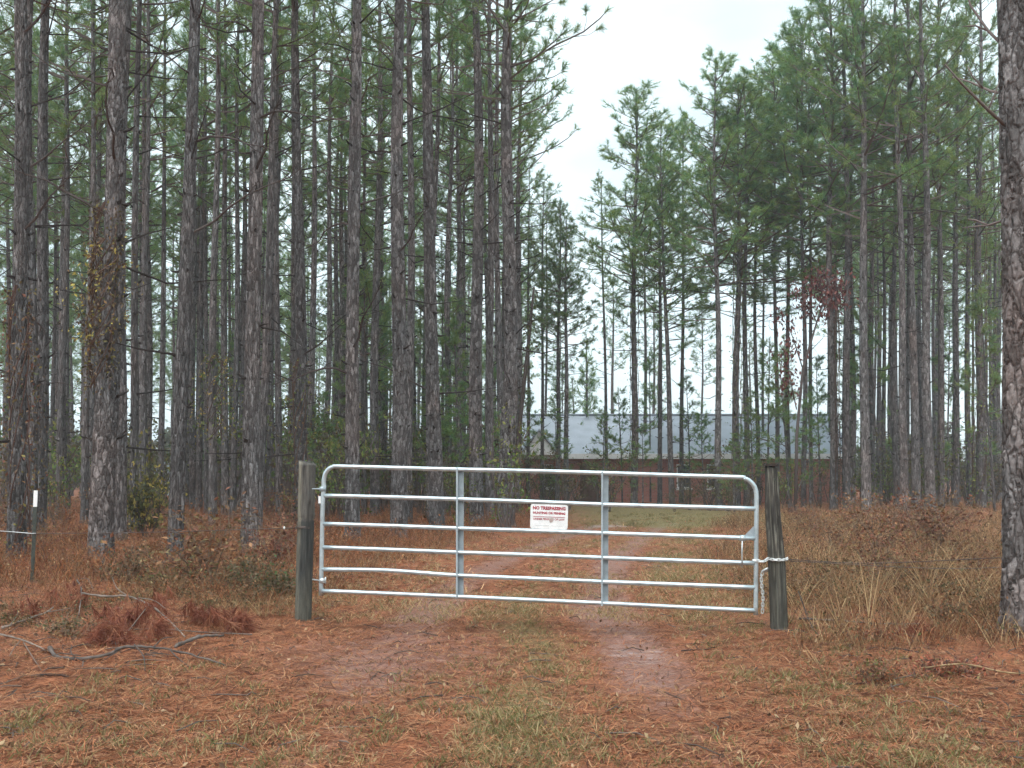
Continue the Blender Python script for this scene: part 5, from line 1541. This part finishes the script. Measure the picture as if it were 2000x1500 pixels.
low_shrub(1850, 1330, .10, BRN + RUST + OLV[:1], 'matted brown plant in the right foreground', 48, 520, .3, .035)
low_shrub(1720, 1340, .09, OLV[:2] + BRN + RUST, 'olive matted plant in the right foreground near the grass verge', 49, 400, .25, .03)

# ------------------------------------------------------------------ fallen limbs at the left
REDN = [(.27, .095, .055), (.21, .07, .042), (.33, .14, .08), (.17, .055, .036)]
def fallen(knots, r0, r1, label, seed, sub=(), needles=(), col=(.15, .125, .11), name='fallen_branch'):
    """knots: photo pixels of points, with lift above ground in metres"""
    r = np.random.default_rng(seed)
    def P(k):
        px, py, h = k
        Yk = ground_depth(py + h * F / ground_depth(py)); p = at(px, py, Yk); return np.array((p.x, p.y, gz(p.x, p.y) + h + r0 * .6))
    pts = curve_pts([P(k) for k in knots], 5)
    root = empty(name, (pts[0][0], pts[0][1], gz(pts[0][0], pts[0][1])))
    n = len(pts)
    MB().tube(pts + r.normal(0, r0 * .16, pts.shape), np.linspace(r0, r1, n) * (1 + .16 * r.normal(0, 1, n)), 8, np.array(col) * r.uniform(.55, 1.5, (n, 1))).build('stem', DRY, root, True)
    for kn in sub:
        q = curve_pts([P(k) for k in kn], 5)
        MB().tube(q, np.linspace(r1 * .9, .003, len(q)), 6, np.array(col) * .9).build('side_twig', DRY, root, True)
    if len(needles):
        nb = MB(); Pn, Dn = [], []
        for (px, py, h, num, sp) in needles:
            c = P((px, py, h))
            for i in range(num):
                Pn.append(c + r.normal(0, sp, 3) * (1, .8, .5)); Dn.append(np.array((r.normal(0, .5), r.normal(0, .5), -.9)))
        needle_block(nb, Pn, Dn, 22, .2, .006, .45, REDN, r)
        o = nb.build('dead_needles', DRY, root); o['kind'] = 'stuff'
    tag(root, label, 'branch', 'limbs fallen at the left of the drive')
fallen([(96, 1285, .02), (112, 1298, .01), (160, 1302, .01), (212, 1297, .02), (240, 1284, .06), (285, 1283, .05), (330, 1283, .05), (385, 1293, .03), (440, 1304, .01)], .017, .006, 'thickest fallen limb, grey and crooked, lying at the left foreground', 1,
       sub=[[(240, 1284, .06), (225, 1296, .02), (200, 1304, .01)], [(262, 1278, .08), (280, 1295, .05), (283, 1318, .01)], [(385, 1293, .03), (392, 1286, .06), (395, 1282, .08)], [(300, 1283, .05), (318, 1268, .1), (340, 1262, .12)], [(150, 1302, .01), (138, 1290, .06), (140, 1278, .09)], [(330, 1283, .05), (350, 1300, .01), (372, 1312, .005)]], col=(.125, .10, .088))
fallen([(342, 1277, .04), (372, 1266, .04), (400, 1257, .05), (436, 1254, .03)], .016, .010, 'short stout limb piece just behind the thickest fallen limb', 2)
_TW = (.22, .175, .145)
fallen([(160, 1180, .18), (205, 1182, .22), (250, 1188, .22), (290, 1203, .2), (320, 1222, .14), (345, 1248, .06), (362, 1262, .01)], .011, .006, 'thin arched fallen limb draped with red dead needles', 3,
       sub=[[(270, 1194, .22), (300, 1198, .24), (322, 1212, .2)], [(250, 1188, .22), (228, 1170, .28), (218, 1156, .32)], [(290, 1203, .2), (262, 1235, .1), (242, 1258, .03)]],
       needles=[(205, 1215, .10, 9, .08), (232, 1225, .10, 9, .08), (255, 1225, .1, 8, .07), (300, 1205, .2, 8, .05), (282, 1215, .15, 5, .06), (215, 1250, .04, 6, .08), (320, 1190, .2, 5, .05)], col=_TW)
fallen([(4, 1243, .02), (48, 1226, .05), (88, 1212, .08), (104, 1201, .12)], .013, .006, 'straight thin fallen limb near the left edge', 4, sub=[[(88, 1212, .08), (120, 1207, .09), (142, 1204, .1)], [(20, 1237, .03), (32, 1218, .08), (36, 1208, .1)]],
       needles=[(60, 1205, .06, 6, .08)], col=_TW)
fallen([(-10, 1252, .05), (30, 1268, .06), (58, 1274, .04), (92, 1288, .01)], .009, .005, 'forked thin twig at the left edge below the straight limb', 5, sub=[[(38, 1270, .06), (25, 1285, .03), (18, 1298, .01)], [(45, 1272, .05), (62, 1298, .02), (80, 1322, .01)]], col=_TW)
fallen([(262, 1243, .03), (330, 1246, .03), (400, 1248, .03), (492, 1250, .02)], .007, .004, 'long straight twig lying behind the limb pile', 6, needles=[(470, 1235, .06, 9, .05), (380, 1215, .1, 7, .05), (408, 1222, .1, 7, .05), (435, 1218, .1, 6, .05), (310, 1255, .05, 6, .06)])
fallen([(150, 1150, .25), (158, 1170, .2), (156, 1200, .1), (150, 1225, .02)], .007, .004, 'upright broken top with hanging red needles behind the limb pile', 7, sub=[[(150, 1150, .25), (170, 1150, .25), (182, 1172, .18)]], needles=[(148, 1168, .2, 7, .05), (152, 1190, .12, 6, .05), (120, 1190, .08, 8, .12)])
fallen([(270, 1218, .1), (262, 1235, .06), (248, 1252, .02)], .006, .004, 'small dark twig leaning inside the limb pile', 8, col=(.07, .05, .045))
fallen([(60, 1335, .005), (105, 1330, .01), (135, 1332, .005)], .009, .005, 'dark short stick on the red straw at the left foreground', 9, col=(.06, .045, .04))
fallen([(1560, 1180, .25), (1575, 1215, .14), (1590, 1245, .02)], .006, .004, 'dark twig leaning beside the foot of the right post', 10, col=(.06, .05, .045))
fallen([(1650, 1340, .01), (1700, 1338, .01), (1745, 1330, .01)], .006, .004, 'dark twig on the ground in the right foreground', 11, col=(.06, .05, .045))
fallen([(1800, 1318, .05), (1880, 1312, .1), (1960, 1322, .04), (2010, 1328, .02)], .006, .004, 'long tan stalk arching in the right foreground', 12, col=(.32, .22, .12))
fallen([(1330, 1270, .01), (1380, 1268, .01), (1400, 1264, .01)], .007, .004, 'dark stick on the drive right of the bare sand', 13, col=(.06, .045, .04))
fallen([(1560, 1225, .03), (1640, 1228, .04), (1720, 1232, .05), (1800, 1236, .02)], .008, .005, 'grey twig lying behind the dry grass right of the post', 14)

# red needle heaps
def heap(px, py, w, h, n, label, seed, pal=REDN):
    Y = ground_depth(py); b = at(px, py, Y); r = np.random.default_rng(seed)
    root = empty('needle_heap', (b.x, Y, gz(b.x, Y)))
    a = r.uniform(0, 6.283, n); q = np.sqrt(r.random(n)); P = np.stack([b.x + w * q * np.cos(a), Y + w * .7 * q * np.sin(a), gz(b.x, Y) + h * (1 - q ** 2) * r.uniform(.6, 1.05, n)], -1)
    D = np.stack([np.cos(a) * q, np.sin(a) * q, -.5 + 0 * a], -1) + r.normal(0, .3, (n, 3))
    mb = MB(); needle_block(mb, P, D, 16, .16, .005, .95, pal, r)
    mb.build('needles', DRY, root)['kind'] = 'stuff'
    tag(root, label, 'needle heap')
heap(470, 1243, .10, .13, 60, 'small domed heap of dark red needles left of the gate post foot', 1, REDN[:2] + REDN[3:])
heap(215, 1275, .22, .16, 60, 'tall heap of red dead needles behind the thickest fallen limb', 2)
heap(310, 1262, .12, .14, 30, 'red needle heap under the arched fallen limb', 3)
heap(395, 1235, .12, .15, 30, 'red needle heap behind the short stout limb piece', 4)
heap(40, 1225, .18, .10, 36, 'orange-red needle heap by the straight limb at the left edge', 5)
heap(1790, 1258, .2, .06, 50, 'dark red needle patch right of the straight tan stalks', 6, REDN[1:2] + REDN[3:])

# ------------------------------------------------------------------ far wood beyond the clearing
mb = MB(); r = np.random.default_rng(55)
for i in range(260):
    Y = r.uniform(110, 170); x = r.uniform(-1, 1) * (.62 * Y); H = r.uniform(4.5, 8.0)
    if i > 170: x = -abs(x); Y = r.uniform(106, 125); H = r.uniform(3, 6)
    mb.tube([(x, Y, -.2), (x + r.normal(0, .2), Y, H * .9)], [.14, .05], 4, (.12, .10, .09), cap=False)
    n = 260; t = r.random(n) ** .8
    P = np.stack([x + r.normal(0, 1, n) * H * .17 * (1.1 - t), Y + r.normal(0, 1, n) * H * .17, H * (.12 + .88 * t)], -1)
    leaves(mb, P, .65, [(.07, .10, .05), (.09, .11, .05), (.10, .09, .06), (.12, .12, .06)], r, .2, .6)
tag(mb.build('far_wood', LEAF), 'pale low line of trees far beyond the clearing', 'woods', kind='stuff')

# ------------------------------------------------------------------ damp air
hz = bpy.data.materials.new('damp_air'); hz.use_nodes = True
t = hz.node_tree; t.nodes.clear()
ho = t.nodes.new('ShaderNodeOutputMaterial'); pv_ = t.nodes.new('ShaderNodeVolumePrincipled')
pv_.inputs['Color'].default_value = (.93, .96, 1.0, 1); pv_.inputs['Density'].default_value = 0.0011; pv_.inputs['Anisotropy'].default_value = .2
t.links.new(pv_.outputs[0], ho.inputs['Volume'])
ho_ = MB().box((-820, -820, -1.2), (820, 820, 28)).build('haze', hz)
tag(ho_, 'thin damp haze filling the air between the trees', kind='stuff')
